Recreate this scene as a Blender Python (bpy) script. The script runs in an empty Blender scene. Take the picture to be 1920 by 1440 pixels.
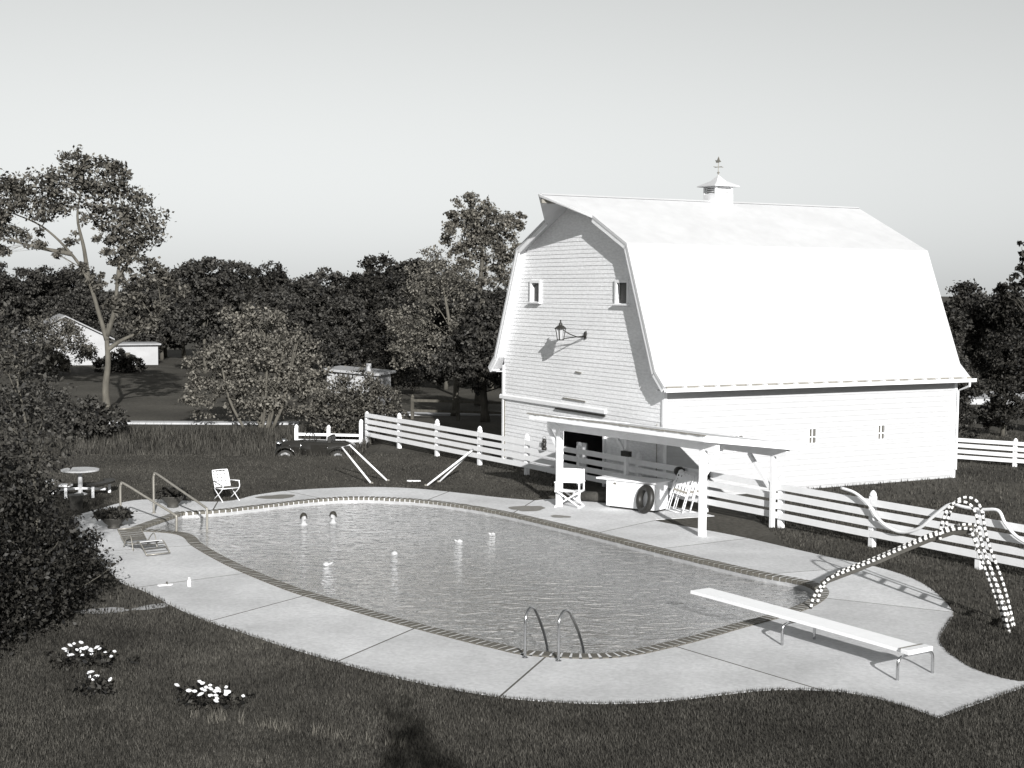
import bpy, bmesh, math, random
import numpy as np
from mathutils import Vector, Matrix, Euler
from mathutils.geometry import delaunay_2d_cdt

scene = bpy.context.scene
R = math.radians
col = scene.collection

# ------------------------------------------------------------------ camera
cam_d = bpy.data.cameras.new('camera')
cam = bpy.data.objects.new('camera', cam_d)
col.objects.link(cam)
cam_d.sensor_width = 36.0
cam_d.lens = 49.21
cam_d.clip_end = 3000
cam.matrix_world = Matrix.Translation((0, 0, 6.0)) @ Matrix.Rotation(R(90 - 3.824), 4, 'X') @ Matrix.Rotation(R(0.36), 4, 'Z')
scene.camera = cam

# ------------------------------------------------------------------ sky, sun, exposure
SUN_EL, SUN_AZ = 20.0, -11.5          # elevation; heading of the shadows, degrees from +Y
world = bpy.data.worlds.new('World')
scene.world = world
world.use_nodes = True
wn, wl = world.node_tree.nodes, world.node_tree.links
wn.clear()
sky = wn.new('ShaderNodeTexSky')
sky.sky_type = 'NISHITA'
sky.sun_disc = False
sky.sun_elevation = R(SUN_EL)
sky.sun_rotation = R(180 + SUN_AZ)
sky.air_density = 2.4
sky.dust_density = 0.0
sky.ozone_density = 1.0
bw = wn.new('ShaderNodeRGBToBW')
tint = wn.new('ShaderNodeMixRGB'); tint.blend_type = 'MULTIPLY'; tint.inputs[0].default_value = 1.0
tint.inputs[2].default_value = (0.975, 1.0, 0.995, 1)
bg = wn.new('ShaderNodeBackground'); bg.inputs[1].default_value = 0.069
wo = wn.new('ShaderNodeOutputWorld')
wl.new(sky.outputs[0], bw.inputs[0]); wl.new(bw.outputs[0], tint.inputs[1])
wl.new(tint.outputs[0], bg.inputs[0]); wl.new(bg.outputs[0], wo.inputs[0])

sun_d = bpy.data.lights.new('sun', 'SUN')
sun_d.energy = 5.0
sun_d.angle = R(0.6)
sun_d.color = (1.0, 0.99, 0.975)
sun = bpy.data.objects.new('sun', sun_d)
col.objects.link(sun)
ldir = Vector((math.sin(R(SUN_AZ)) * math.cos(R(SUN_EL)), math.cos(R(SUN_AZ)) * math.cos(R(SUN_EL)), -math.sin(R(SUN_EL))))
sun.rotation_euler = ldir.to_track_quat('-Z', 'Y').to_euler()

scene.view_settings.view_transform = 'Standard'
scene.view_settings.look = 'None'
scene.view_settings.exposure = 0.5
scene.view_settings.gamma = 1.0
scene.view_settings.use_curve_mapping = False
scene.cycles.max_bounces = 8
scene.cycles.transparent_max_bounces = 12

# ------------------------------------------------------------------ helpers
rng = np.random.default_rng(7)
random.seed(7)


def mat(name, v, rough=0.8, var=0.0, vscale=4.0, bump=0.0, bscale=30.0, metal=0.0, warm=1.0, spec=0.3,
        island=0.0, transl=0.0, stretch=None, detail=4.0, var2=0.0, v2scale=0.4):
    m = bpy.data.materials.new(name)
    m.use_nodes = True
    n, l = m.node_tree.nodes, m.node_tree.links
    b = n['Principled BSDF']
    b.inputs['Roughness'].default_value = rough
    b.inputs['Metallic'].default_value = metal
    b.inputs['Specular IOR Level'].default_value = spec
    if v > .28:
        warm = -.1
    c = (min(1, v * (1 + .05 * warm)), v, v * (1 - .11 * warm), 1)
    b.inputs['Base Color'].default_value = c
    tc = n.new('ShaderNodeTexCoord')
    vec = tc.outputs['Object']
    if stretch:
        mp = n.new('ShaderNodeMapping'); mp.inputs['Scale'].default_value = stretch
        l.new(vec, mp.inputs[0]); vec = mp.outputs[0]
    fac = None

    def chain(src, amount):
        nonlocal fac
        mr = n.new('ShaderNodeMapRange')
        mr.inputs['From Min'].default_value = .25; mr.inputs['From Max'].default_value = .75
        mr.inputs['To Min'].default_value = 1 - amount; mr.inputs['To Max'].default_value = 1 + amount
        mr.clamp = False
        l.new(src, mr.inputs[0])
        if fac is None:
            fac = mr.outputs[0]
        else:
            mm = n.new('ShaderNodeMath'); mm.operation = 'MULTIPLY'
            l.new(fac, mm.inputs[0]); l.new(mr.outputs[0], mm.inputs[1]); fac = mm.outputs[0]
    if var:
        t = n.new('ShaderNodeTexNoise'); t.inputs['Scale'].default_value = vscale; t.inputs['Detail'].default_value = detail
        l.new(vec, t.inputs['Vector']); chain(t.outputs[0], var)
    if var2:
        t = n.new('ShaderNodeTexNoise'); t.inputs['Scale'].default_value = v2scale; t.inputs['Detail'].default_value = 3
        l.new(vec, t.inputs['Vector']); chain(t.outputs[0], var2)
    if island:
        g = n.new('ShaderNodeNewGeometry')
        chain(g.outputs['Random Per Island'], island)
    if fac is not None:
        mx = n.new('ShaderNodeVectorMath'); mx.operation = 'SCALE'
        mx.inputs[0].default_value = c[:3]
        l.new(fac, mx.inputs['Scale']); l.new(mx.outputs[0], b.inputs['Base Color'])
    if bump:
        t = n.new('ShaderNodeTexNoise'); t.inputs['Scale'].default_value = bscale; t.inputs['Detail'].default_value = 5
        l.new(vec, t.inputs['Vector'])
        bp = n.new('ShaderNodeBump'); bp.inputs['Strength'].default_value = bump; bp.inputs['Distance'].default_value = .02
        l.new(t.outputs[0], bp.inputs['Height']); l.new(bp.outputs[0], b.inputs['Normal'])
    if transl:
        tr = n.new('ShaderNodeBsdfTranslucent')
        if fac is not None:
            l.new(mx.outputs[0], tr.inputs[0])
        else:
            tr.inputs[0].default_value = c
        ms = n.new('ShaderNodeMixShader'); ms.inputs[0].default_value = transl
        l.new(b.outputs[0], ms.inputs[1]); l.new(tr.outputs[0], ms.inputs[2])
        l.new(ms.outputs[0], n['Material Output'].inputs['Surface'])
    return m


M = {}
M['white'] = mat('white_paint', .80, .55, .05, 3.0, .15, 40, var2=.04)
M['siding'] = mat('white_siding', .80, .6, .12, 6.0, .5, 25, stretch=(1, 1, 3), var2=.06, island=.05)
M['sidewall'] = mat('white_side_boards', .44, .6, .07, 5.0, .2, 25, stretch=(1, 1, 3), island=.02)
M['roof'] = mat('white_roof', .54, .6, .05, 2.5, .3, 18, var2=.05, v2scale=.5, island=.02)
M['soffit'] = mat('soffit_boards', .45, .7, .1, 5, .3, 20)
M['dark'] = mat('dark_iron', .025, .45, .2, 10, .1, 40)
M['black'] = mat('black_rubber', .018, .5, .25, 8, .1, 60, spec=.5)
M['interior'] = mat('barn_interior', .06, .9, .3, 3)
M['glass'] = mat('window_glass', .10, .12, .2, 6, spec=.6)
M['concrete'] = mat('deck_concrete', .58, .85, .14, 14.0, .45, 90, var2=.16, v2scale=.6, island=.04, detail=8)
M['joint'] = mat('joint_soil', .09, .95, .3, 9)
M['brick'] = mat('coping_brick', .115, .75, .2, 14, .5, 60, island=.0, warm=1.3)
M['mortar'] = mat('mortar', .62, .9, .1, 20, .3, 80)
M['shell'] = mat('pool_plaster', .62, .7, .06, 2, .1, 10)
M['tile'] = mat('waterline_tile', .34, .3, .05, 10)
M['steel'] = mat('steel_tube', .55, .22, .1, 20, metal=1.0, warm=.3)
M['galv'] = mat('galvanised_tube', .27, .4, .15, 12, metal=.4)
M['tubewhite'] = mat('white_tube', .78, .35, .04, 10)
M['canvas'] = mat('white_canvas', .75, .85, .05, 10, .3, 120)
M['web_dark'] = mat('dark_webbing', .09, .8, .2, 12, .3, 90)
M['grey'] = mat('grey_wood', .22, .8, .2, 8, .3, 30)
M['bark'] = mat('bark', .075, .9, .35, 6, .8, 18, stretch=(1, 1, .3), warm=1.5)
M['bark_pale'] = mat('pale_bark', .088, .9, .35, 6, .8, 18, stretch=(1, 1, .3), warm=1.5)
M['leaf_dark'] = mat('leaf_dark', .040, .6, island=.55, transl=.18, warm=1.0, spec=.25)
M['leaf_mid'] = mat('leaf_mid', .080, .6, island=.5, transl=.22, warm=1.3, spec=.25)
M['leaf_pale'] = mat('leaf_pale', .12, .6, island=.45, transl=.25, warm=1.3, spec=.25)
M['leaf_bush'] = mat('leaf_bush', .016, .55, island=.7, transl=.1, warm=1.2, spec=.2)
M['leaf_black'] = mat('leaf_deep', .022, .6, island=.6, transl=.12, warm=1.2, spec=.2)
M['blade'] = mat('grass_blade', .050, .7, island=.5, var=.35, vscale=1.3, var2=.4, v2scale=.35, transl=.2, warm=1.2, spec=.2)
M['blade_pale'] = mat('sunlit_grass_blade', .11, .7, island=.4, transl=.2, warm=1.3, spec=.2)  # pale tone stands in for the sunlit streak on the lawn
M['petal'] = mat('white_petal', .8, .6, .08, 30)
M['skin'] = mat('skin', .38, .5, .06, 8, warm=1.6, spec=.4)
M['hair'] = mat('hair', .03, .5, .3, 30, warm=1.5)
M['car'] = mat('black_car_paint', .02, .15, .1, 5, spec=.6)
M['chrome'] = mat('chrome', .7, .15, metal=1.0)
M['tyre_white'] = mat('whitewall', .35, .6)
M['rug'] = mat('rolled_rug', .06, .9, .3, 12, .4, 60)
M['lamp_glass'] = mat('lantern_glass', .42, .25, .1, 10, spec=.6)
M['sand'] = mat('worn_sand', .36, .95, .15, 6, .3, 60)
M['lens'] = mat('white_lens', .8, .2, spec=.6)
M['house'] = mat('house_white', .36, .7, .08, 1.2, var2=.06)
M['shingle'] = mat('house_roof', .3, .8, .15, 3)
M['road'] = mat('pale_road', .42, .9, .15, 1.5)
M['dark_deck'] = mat('dark_concrete', .17, .5, .12, 6, .2, 80)
M['board'] = mat('white_fibreglass', .90, .5, .03, 6, .1, 50)
M['float'] = mat('float_plastic', .46, .4, .05, 10)
M['chute'] = mat('slide_chute', .10, .4, .15, 6)
M['pot'] = mat('dark_pot', .05, .6, .2, 8)


class MB:
    def __init__(s):
        s.v, s.f = [], []

    def add(s, vs, fs):
        o = len(s.v)
        s.v += [tuple(v) for v in vs]
        s.f += [tuple(i + o for i in f) for f in fs]
        return s

    def box(s, c, d, rot=None):
        x, y, z = d[0] / 2, d[1] / 2, d[2] / 2
        vs = [Vector((sx * x, sy * y, sz * z)) for sx in (-1, 1) for sy in (-1, 1) for sz in (-1, 1)]
        if rot is not None:
            vs = [rot @ v for v in vs]
        return s.add([v + Vector(c) for v in vs], [(0, 1, 3, 2), (4, 6, 7, 5), (0, 4, 5, 1), (2, 3, 7, 6), (0, 2, 6, 4), (1, 5, 7, 3)])

    def bar(s, a, b, w, h, up=(0, 0, 1)):
        a, b = Vector(a), Vector(b)
        d = b - a
        x = d.normalized(); y = Vector(up).cross(x)
        if y.length < 1e-4:
            y = Vector((1, 0, 0)).cross(x)
        y.normalize(); z = x.cross(y)
        return s.box((a + b) / 2, (d.length, w, h), Matrix((x, y, z)).transposed())

    def prism(s, poly, vec):
        n = len(poly); vec = Vector(vec)
        p = [Vector(q) for q in poly]
        return s.add(p + [q + vec for q in p], [tuple(range(n))[::-1], tuple(range(n, 2 * n))] + [(i, (i + 1) % n, n + (i + 1) % n, n + i) for i in range(n)])

    def tube(s, path, r, n=8, cap=True):
        P = [Vector(p) for p in path]
        rs = r if hasattr(r, '__len__') else [r] * len(P)
        vs, fs = [], []
        prev = None
        for i, p in enumerate(P):
            t = (P[min(i + 1, len(P) - 1)] - P[max(i - 1, 0)]).normalized()
            if prev is None:
                a = t.orthogonal().normalized()
            else:
                a = (prev - t * prev.dot(t)).normalized()
            prev = a
            b = t.cross(a)
            for k in range(n):
                q = 2 * math.pi * k / n
                vs.append(p + (a * math.cos(q) + b * math.sin(q)) * rs[i])
        for i in range(len(P) - 1):
            for k in range(n):
                fs.append((i * n + k, i * n + (k + 1) % n, (i + 1) * n + (k + 1) % n, (i + 1) * n + k))
        if cap:
            fs.append(tuple(range(n))[::-1]); fs.append(tuple(range((len(P) - 1) * n, len(P) * n)))
        return s.add(vs, fs)

    def lathe(s, prof, n=16, c=(0, 0, 0)):
        vs, fs = [], []
        for r, z in prof:
            for k in range(n):
                q = 2 * math.pi * k / n
                vs.append((c[0] + r * math.cos(q), c[1] + r * math.sin(q), c[2] + z))
        for i in range(len(prof) - 1):
            for k in range(n):
                fs.append((i * n + k, i * n + (k + 1) % n, (i + 1) * n + (k + 1) % n, (i + 1) * n + k))
        fs.append(tuple(range(n))[::-1]); fs.append(tuple(range((len(prof) - 1) * n, len(prof) * n)))
        return s.add(vs, fs)

    def build(s, name, m, parent=None, smooth=False, bevel=0.0):
        me = bpy.data.meshes.new(name)
        me.from_pydata(s.v, [], s.f)
        bm = bmesh.new(); bm.from_mesh(me)
        bmesh.ops.recalc_face_normals(bm, faces=bm.faces)
        bm.to_mesh(me); bm.free()
        if smooth:
            me.shade_smooth()
        me.materials.append(M[m] if isinstance(m, str) else m)
        o = bpy.data.objects.new(name, me)
        col.objects.link(o)
        if parent:
            o.parent = parent
        if bevel:
            b = o.modifiers.new('bevel', 'BEVEL'); b.width = bevel; b.segments = 2; b.limit_method = 'ANGLE'
        return o


def raw(name, V, F, m, parent=None):
    """fast mesh from numpy arrays; F is (n,3) or (n,4)"""
    me = bpy.data.meshes.new(name)
    V = np.asarray(V, np.float32); F = np.asarray(F, np.int32)
    n, k = F.shape
    me.vertices.add(len(V)); me.vertices.foreach_set('co', V.ravel())
    me.loops.add(n * k); me.loops.foreach_set('vertex_index', F.ravel())
    me.polygons.add(n); me.polygons.foreach_set('loop_start', np.arange(0, n * k, k, dtype=np.int32))
    me.polygons.foreach_set('loop_total', np.full(n, k, np.int32))
    me.update(calc_edges=True)
    me.materials.append(M[m] if isinstance(m, str) else m)
    o = bpy.data.objects.new(name, me)
    col.objects.link(o)
    if parent:
        o.parent = parent
    return o


def tag(o, label=None, cat=None, group=None, kind=None):
    for k, v in (('label', label), ('category', cat), ('group', group), ('kind', kind)):
        if v:
            o[k] = v
    return o


def empty(name, loc, rz=0.0, label=None, cat=None, group=None):
    o = bpy.data.objects.new(name, None)
    col.objects.link(o)
    o.location = loc; o.rotation_euler = (0, 0, rz)
    o.empty_display_size = .2
    return tag(o, label, cat, group)


def copy_tree(o, parent=None):
    c = o.copy(); col.objects.link(c); c.parent = parent
    for ch in o.children:
        copy_tree(ch, c)
    return c


def arc(pts, n=5):
    """Catmull-Rom through points (open)"""
    P = [Vector(p) for p in pts]
    P = [P[0] * 2 - P[1]] + P + [P[-1] * 2 - P[-2]]
    out = []
    for i in range(1, len(P) - 2):
        for k in range(n):
            t = k / n
            a, b, c, d = P[i - 1:i + 3]
            out.append(.5 * ((2 * b) + (c - a) * t + (2 * a - 5 * b + 4 * c - d) * t * t + (3 * b - a - 3 * c + d) * t ** 3))
    out.append(P[-2])
    return out


def smooth_loop(runs, step):
    """closed loop from runs of 2-d points; runs meet at sharp corners"""
    out = []
    for r in runs:
        a = arc([(x, y, 0) for x, y in r], 12)
        out += a[:-1]
    out.append(out[0])
    d = [0.0]
    for i in range(1, len(out)):
        d.append(d[-1] + (out[i] - out[i - 1]).length)
    n = max(8, int(round(d[-1] / step)))
    xs = np.interp(np.linspace(0, d[-1], n + 1)[:-1], d, [p.x for p in out])
    ys = np.interp(np.linspace(0, d[-1], n + 1)[:-1], d, [p.y for p in out])
    return np.stack([xs, ys], 1)


def inside(P, poly):
    P = np.asarray(P); x, y = P[:, 0], P[:, 1]
    r = np.zeros(len(P), bool)
    j = len(poly) - 1
    for i in range(len(poly)):
        xi, yi = poly[i]; xj, yj = poly[j]
        if yi != yj:
            c = ((yi > y) != (yj > y)) & (x < (xj - xi) * (y - yi) / (yj - yi) + xi)
            r ^= c
        j = i
    return r


def offset(loop, d):
    n = len(loop)
    t = np.roll(loop, -1, 0) - np.roll(loop, 1, 0)
    t /= np.linalg.norm(t, axis=1)[:, None] + 1e-9
    nrm = np.stack([-t[:, 1], t[:, 0]], 1)      # inward for a counter-clockwise loop
    return loop + nrm * d


def cdt(points, loops):
    vs = [Vector((float(a), float(b))) for a, b in points]
    es = []
    for L in loops:
        o = len(vs)
        vs += [Vector((float(a), float(b))) for a, b in L]
        es += [(o + i, o + (i + 1) % len(L)) for i in range(len(L))]
    V, E, F, *_ = delaunay_2d_cdt(vs, es, [], 0, 1e-5)
    return [(v.x, v.y) for v in V], [tuple(f) for f in F]


def centroids(V, F):
    V = np.asarray(V)
    return np.array([V[list(f)].mean(0) for f in F])


# ------------------------------------------------------------------ outlines on the ground
POOL = smooth_loop([
    [(-9.59, 34.13), (-9.0, 34.05), (-8.3, 33.8), (-7.88, 33.3), (-7.42, 32.2), (-6.46, 30.44), (-5.64, 29.13), (-4.49, 27.49), (-3.63, 26.47), (-2.84, 25.56), (-2.24, 24.91), (-1.55, 24.22), (-0.7, 23.39), (-0.27, 23.01), (0.21, 22.61), (0.92, 22.43), (1.32, 22.41), (1.72, 22.48), (2.14, 22.69), (2.59, 23.05), (3.28, 23.67), (4.18, 24.6), (4.91, 25.31), (5.55, 26.01), (6.0, 26.69), (6.29, 27.36), (6.38, 27.86), (6.31, 28.37), (6.03, 28.84), (5.47, 29.42), (4.71, 30.44), (3.92, 31.59), (3.06, 32.91), (2.14, 34.33), (1.12, 35.8), (0.02, 37.31), (-1.16, 38.57), (-2.41, 39.5), (-3.66, 39.96), (-4.59, 40.02), (-5.46, 39.68), (-6.28, 39.04), (-7.17, 38.22), (-8.0, 37.5), (-8.95, 37.05)],
    [(-8.95, 37.05), (-9.59, 34.13)]], .166)
DECK = smooth_loop([
    [(-8.31, 28.88), (-7.87, 28.05), (-7.23, 27.31), (-6.34, 25.99), (-5.44, 24.83), (-4.6, 23.95), (-3.96, 23.27), (-3.1, 22.43), (-2.33, 21.72), (-1.61, 21.13), (-0.77, 20.58), (-0.05, 20.21), (0.57, 20.04), (1.27, 19.95), (1.89, 20.01), (2.53, 20.18), (3.37, 20.53), (3.94, 20.71), (4.61, 20.72), (5.11, 20.57), (5.53, 20.19), (5.81, 19.81), (6.02, 19.36)],
    [(6.02, 19.36), (7.28, 20.48), (8.6, 21.6)],
    [(8.6, 21.6), (8.2, 21.35), (7.87, 21.25), (7.58, 21.55), (7.36, 22.1), (7.3, 23.0), (7.35, 23.55), (7.51, 24.1), (7.91, 24.98), (8.22, 25.65), (8.38, 26.4), (8.5, 27.82), (8.4, 29.1), (7.99, 30.2), (7.40, 31.05), (6.67, 32.18), (5.72, 33.71), (4.88, 34.82), (4.02, 35.83), (3.68, 36.32)],
    [(3.68, 36.32), (5.45, 37.05)], [(5.45, 37.05), (4.0, 39.4), (2.9, 41.1)], [(2.9, 41.1), (1.6, 40.2), (0.63, 39.6)],
    [(0.63, 39.6), (-0.29, 40.1), (-1.55, 41.0), (-2.87, 41.83), (-4.18, 42.11), (-5.44, 41.83), (-6.62, 41.22), (-7.41, 40.32), (-7.82, 39.3), (-8.36, 38.98), (-9.46, 39.2), (-10.41, 39.3), (-10.89, 38.65), (-11.19, 37.41), (-11.4, 36.4), (-11.04, 35.1), (-10.11, 32.52), (-9.19, 30.47), (-8.31, 28.88)]], .25)

FENCE_O = Vector((6.86, 35.28, 0)); FENCE_D = Vector((-.539, .842, 0)).normalized(); FENCE_N = Vector((-.842, -.539, 0)).normalized()


def ground_z(x, y):
    x = np.asarray(x, float); y = np.asarray(y, float)
    sm = lambda e0, e1, v: (lambda t: t * t * (3 - 2 * t))(np.clip((v - e0) / (e1 - e0), 0, 1))
    dip = -.50 * sm(49.9, 51.4, y) * (1 - sm(56, 60, y)) * (1 - sm(-6.6, -5.2, x))
    roll = .25 * np.sin(x * .07 + 1) * np.sin(y * .05) * sm(60, 80, y)
    return dip + roll + .021


# ------------------------------------------------------------------ ground
def lawn_material():
    m = mat('lawn', .064, .95, .35, 9.0, .9, 14, warm=1.2, var2=.35, v2scale=.25, detail=8, spec=.1)
    return m


M['lawn'] = lawn_material()
hole = offset(DECK, .06)
gx = np.concatenate([np.arange(-60, -20, 4), np.arange(-20, 20.1, 1.0), np.arange(24, 61, 4)])
gy = np.concatenate([np.arange(-10, 48, 2.0), np.arange(48, 62, .5), np.arange(62, 140, 4)])
pts = np.array([(a, b) for a in gx for b in gy])
pts = pts[~inside(pts, offset(DECK, -.5))]
big = [(-1500, -200), (1500, -200), (1500, 2500), (-1500, 2500)]
V, F = cdt(pts, [big, hole])
V = np.array(V)
keep = [f for f, q in zip(F, inside(centroids(V, F), hole)) if not q]
z = ground_z(V[:, 0], V[:, 1])
g = MB(); g.add(np.column_stack([V, z]), keep)
tag(g.build('ground', 'lawn'), kind='structure')


# ------------------------------------------------------------------ grass blades
def blades(name, box, dens, h, w, m, seed, avoid=(), only=None, lean=.5, label=None, zoff=0.0):
    r = np.random.default_rng(seed)
    x0, x1, y0, y1 = box
    n = int((x1 - x0) * (y1 - y0) * dens)
    P = np.column_stack([r.uniform(x0, x1, n), r.uniform(y0, y1, n)])
    keep = np.abs(P[:, 0]) < P[:, 1] * .42 + .5
    for a in avoid:
        keep &= ~inside(P, a)
    if only is not None:
        keep &= only(P, r)
    P = P[keep]; n = len(P)
    hh = h * r.uniform(.45, 1.25, n); ww = w * r.uniform(.6, 1.3, n)
    a = r.uniform(0, 2 * np.pi, n); dx, dy = np.cos(a) * ww, np.sin(a) * ww
    la = r.uniform(0, 2 * np.pi, n); ll = hh * lean * r.uniform(.1, 1.0, n)
    zz = ground_z(P[:, 0], P[:, 1]) + zoff
    A = np.column_stack([P[:, 0] - dx, P[:, 1] - dy, zz]); B = np.column_stack([P[:, 0] + dx, P[:, 1] + dy, zz])
    C = np.column_stack([P[:, 0] + np.cos(la) * ll, P[:, 1] + np.sin(la) * ll, zz + hh])
    Vv = np.stack([A, B, C], 1).reshape(-1, 3)
    o = raw(name, Vv, np.arange(n * 3).reshape(-1, 3), m)
    return tag(o, label, 'grass', kind='stuff')


deck_out = offset(DECK, .035)
blades('lawn_grass', (-9, 9, 14.2, 25.5), 2200, .058, .005, 'blade', 1, [deck_out], label='short dark mown grass in front of the pool deck')
blades('lawn_grass', (6.5, 13, 20, 40), 420, .075, .008, 'blade', 2, [deck_out], label='short dark mown grass between the deck and the white board fence')
blades('lawn_grass', (-22, 2, 38, 51), 260, .05, .009, 'blade', 3, [deck_out], label='mown lawn beyond the far side of the pool')
blades('lawn_grass', (-15, -6, 25.5, 39), 420, .075, .008, 'blade', 8, [deck_out], label='short grass around the foot of the dark bush')
blades('rough_grass', (-26, -5.5, 50.5, 59), 130, .42, .018, 'blade', 4, label='rough tall grass along the far lawn edge')
blades('rough_grass', (8, 22, 36, 60), 90, .10, .012, 'blade', 5, label='rough grass behind the board fence beside the barn')


def strip_tuft(P, r):
    return (r.uniform(0, 1, len(P)) < .75 * np.exp(-((P[:, 1] - (18.72 - .42 * (P[:, 0] + 3.2))) / .09) ** 2)
            * (np.sin(P[:, 0] * 7.3) * .5 + np.sin(P[:, 0] * 17.1 + 2) * .5 > -.1))


blades('sunlit_grass', (-4.6, -1.3, 17.2, 19.4), 2600, .15, .006, 'blade_pale', 6, only=strip_tuft, label='longer grass tufts coloured pale as a thin sunlit line across the lawn')

# ------------------------------------------------------------------ pool deck of concrete slabs
deck = empty('pool_deck', (0, 0, 0)); tag(deck, kind='structure')
bedm = MB()
V, F = cdt([], [DECK, POOL])
Va = np.array(V)
cc = centroids(Va, F)
ff = [f for f, q in zip(F, inside(cc, DECK) & ~inside(cc, POOL)) if q]
bedm.add([(a, b, .0312) for a, b in V], ff)
bedm.build('joint_bed', 'joint', deck)
joints = [((-5.64, 29.13), (-7.6, 27.7)), ((-4.0, 26.9), (-5.44, 24.83)), ((-1.75, 24.4), (-2.85, 22.2)), ((.5, 22.5), (-.05, 20.21)), ((2.8, 23.2), (4.61, 20.72)),
          ((6.2, 27.1), (8.3, 25.95)), ((5.47, 29.42), (7.99, 30.3)), ((3.5, 32.2), (5.72, 33.71)), ((2.14, 34.33), (3.68, 36.32)), ((.02, 37.31), (.63, 39.6)),
          ((-2.4, 39.5), (-1.9, 41.25)), ((-5.46, 39.68), (-6.62, 41.22)), ((-8.0, 37.5), (-8.36, 38.98)), ((-9.0, 36.8), (-11.3, 37.0)), ((-9.2, 34.15), (-10.9, 34.7)), ((-7.42, 32.2), (-9.6, 31.35))]
near_i = lambda L, p: int(np.argmin(((L - np.array(p)) ** 2).sum(1)))
J = sorted([(near_i(POOL, a), near_i(DECK, b)) for a, b in joints])
NP, ND = len(POOL), len(DECK)


def run(L, a, b):
    n = len(L)
    k = (b - a) % n
    return [L[(a + i) % n] for i in range(k + 1)]


GAP = .019
for q in range(len(J)):
    (i0, o0), (i1, o1) = J[q], J[(q + 1) % len(J)]
    inn = run(POOL, i0, i1); out = run(DECK, o0, o1)
    d0 = (out[0] - inn[0]); d0 = d0 / np.linalg.norm(d0)
    d1 = (out[-1] - inn[-1]); d1 = d1 / np.linalg.norm(d1)
    n0 = np.array([-d0[1], d0[0]]); n1 = np.array([-d1[1], d1[0]])
    inn = [p.copy() for p in inn]; out = [p.copy() for p in out]
    s0 = np.sign(np.dot(inn[1] - inn[0], n0)) or 1; s1 = np.sign(np.dot(inn[-2] - inn[-1], n1)) or 1
    inn[0] += n0 * s0 * GAP; out[0] += n0 * s0 * GAP; inn[-1] += n1 * s1 * GAP; out[-1] += n1 * s1 * GAP
    loop = inn + out[::-1]
    zt = .0322 + random.uniform(0, .0006)
    bm = bmesh.new()
    top = [bm.verts.new((p[0], p[1], zt)) for p in loop]
    bot = [bm.verts.new((p[0], p[1], -.1)) for p in loop]
    bmesh.ops.triangulate(bm, faces=[bm.faces.new(top)])
    for k in range(len(loop)):
        bm.faces.new((top[k], top[(k + 1) % len(loop)], bot[(k + 1) % len(loop)], bot[k]))
    bmesh.ops.recalc_face_normals(bm, faces=bm.faces)
    me = bpy.data.meshes.new('slab'); bm.to_mesh(me); bm.free()
    me.materials.append(M['concrete'])
    o = bpy.data.objects.new('slab', me); col.objects.link(o); o.parent = deck


def flat_blob(name, c, rx, ry, rz, z, m, seed, label, cat):
    r = random.Random(seed); mb = MB(); n = 28
    ph = [r.uniform(0, 6.28) for _ in range(4)]
    vs = []
    for k in range(n):
        a = 2 * math.pi * k / n
        s = 1 + .14 * math.sin(2 * a + ph[0]) + .1 * math.sin(3 * a + ph[1]) + .05 * math.sin(7 * a + ph[2])
        x, y = rx * s * math.cos(a), ry * s * math.sin(a)
        vs.append((c[0] + x * math.cos(rz) - y * math.sin(rz), c[1] + x * math.sin(rz) + y * math.cos(rz), z))
    mb.add(vs, [tuple(range(n))])
    return tag(mb.build(name, m), label, cat)


flat_blob('dark_patch', (-6.75, 39.95), .5, .42, .3, .040, 'dark_deck', 1, 'dark patch on the deck beside the folding lawn chair', 'dark_patch')  # flat patch, darker than the deck concrete
flat_blob('dark_patch', (1.3, 36.75), .28, .2, -.8, .040, 'dark_deck', 2, 'small dark damp patch nearest the pool edge in front of the white director chair', 'dark_patch')
flat_blob('dark_patch', (.45, 38.1), .42, .55, -.8, .040, 'dark_deck', 3, 'larger dark patch painted as a shadow on the deck just left of the white director chair', 'dark_patch')  # shadow by the director chair laid in as a dark-coloured sheet

# ------------------------------------------------------------------ swimming pool
pool = empty('swimming_pool', (0, 0, 0), 0, 'free-form in-ground swimming pool with a dark brick coping', 'pool')
INN = offset(POOL, .27)
WAT = offset(POOL, .20)
mb = MB()
n = len(POOL); A = offset(POOL, .004); B = offset(POOL, .245)
mb.add([(p[0], p[1], .051) for p in A] + [(p[0], p[1], .051) for p in B] + [(p[0], p[1], -.06) for p in B],
       [(i, (i + 1) % n, n + (i + 1) % n, n + i) for i in range(n)] + [(n + i, n + (i + 1) % n, 2 * n + (i + 1) % n, 2 * n + i) for i in range(n)])
mb.build('mortar_bed', 'mortar', pool)
# bricks
bb = MB().box((0, 0, 0), (1, .268, .075))
bob = bb.build('brick', 'brick', pool, bevel=.008)
tang = np.roll(POOL, -1, 0) - np.roll(POOL, 1, 0)
mid = offset(POOL, .134)
spc = np.linalg.norm(np.roll(offset(POOL, .2), -1, 0) - offset(POOL, .2), axis=1)
spc = (spc + np.roll(spc, 1)) / 2
for i in range(n):
    o = bob if i == 0 else bob.copy()
    if i:
        col.objects.link(o); o.parent = pool
    o.location = (mid[i][0], mid[i][1], .018 + random.uniform(-.003, .003))
    o.rotation_euler = (random.uniform(-.01, .01), random.uniform(-.01, .01), math.atan2(tang[i][1], tang[i][0]))
    o.scale = (max(.06, spc[i] - .034), 1, 1)
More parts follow.
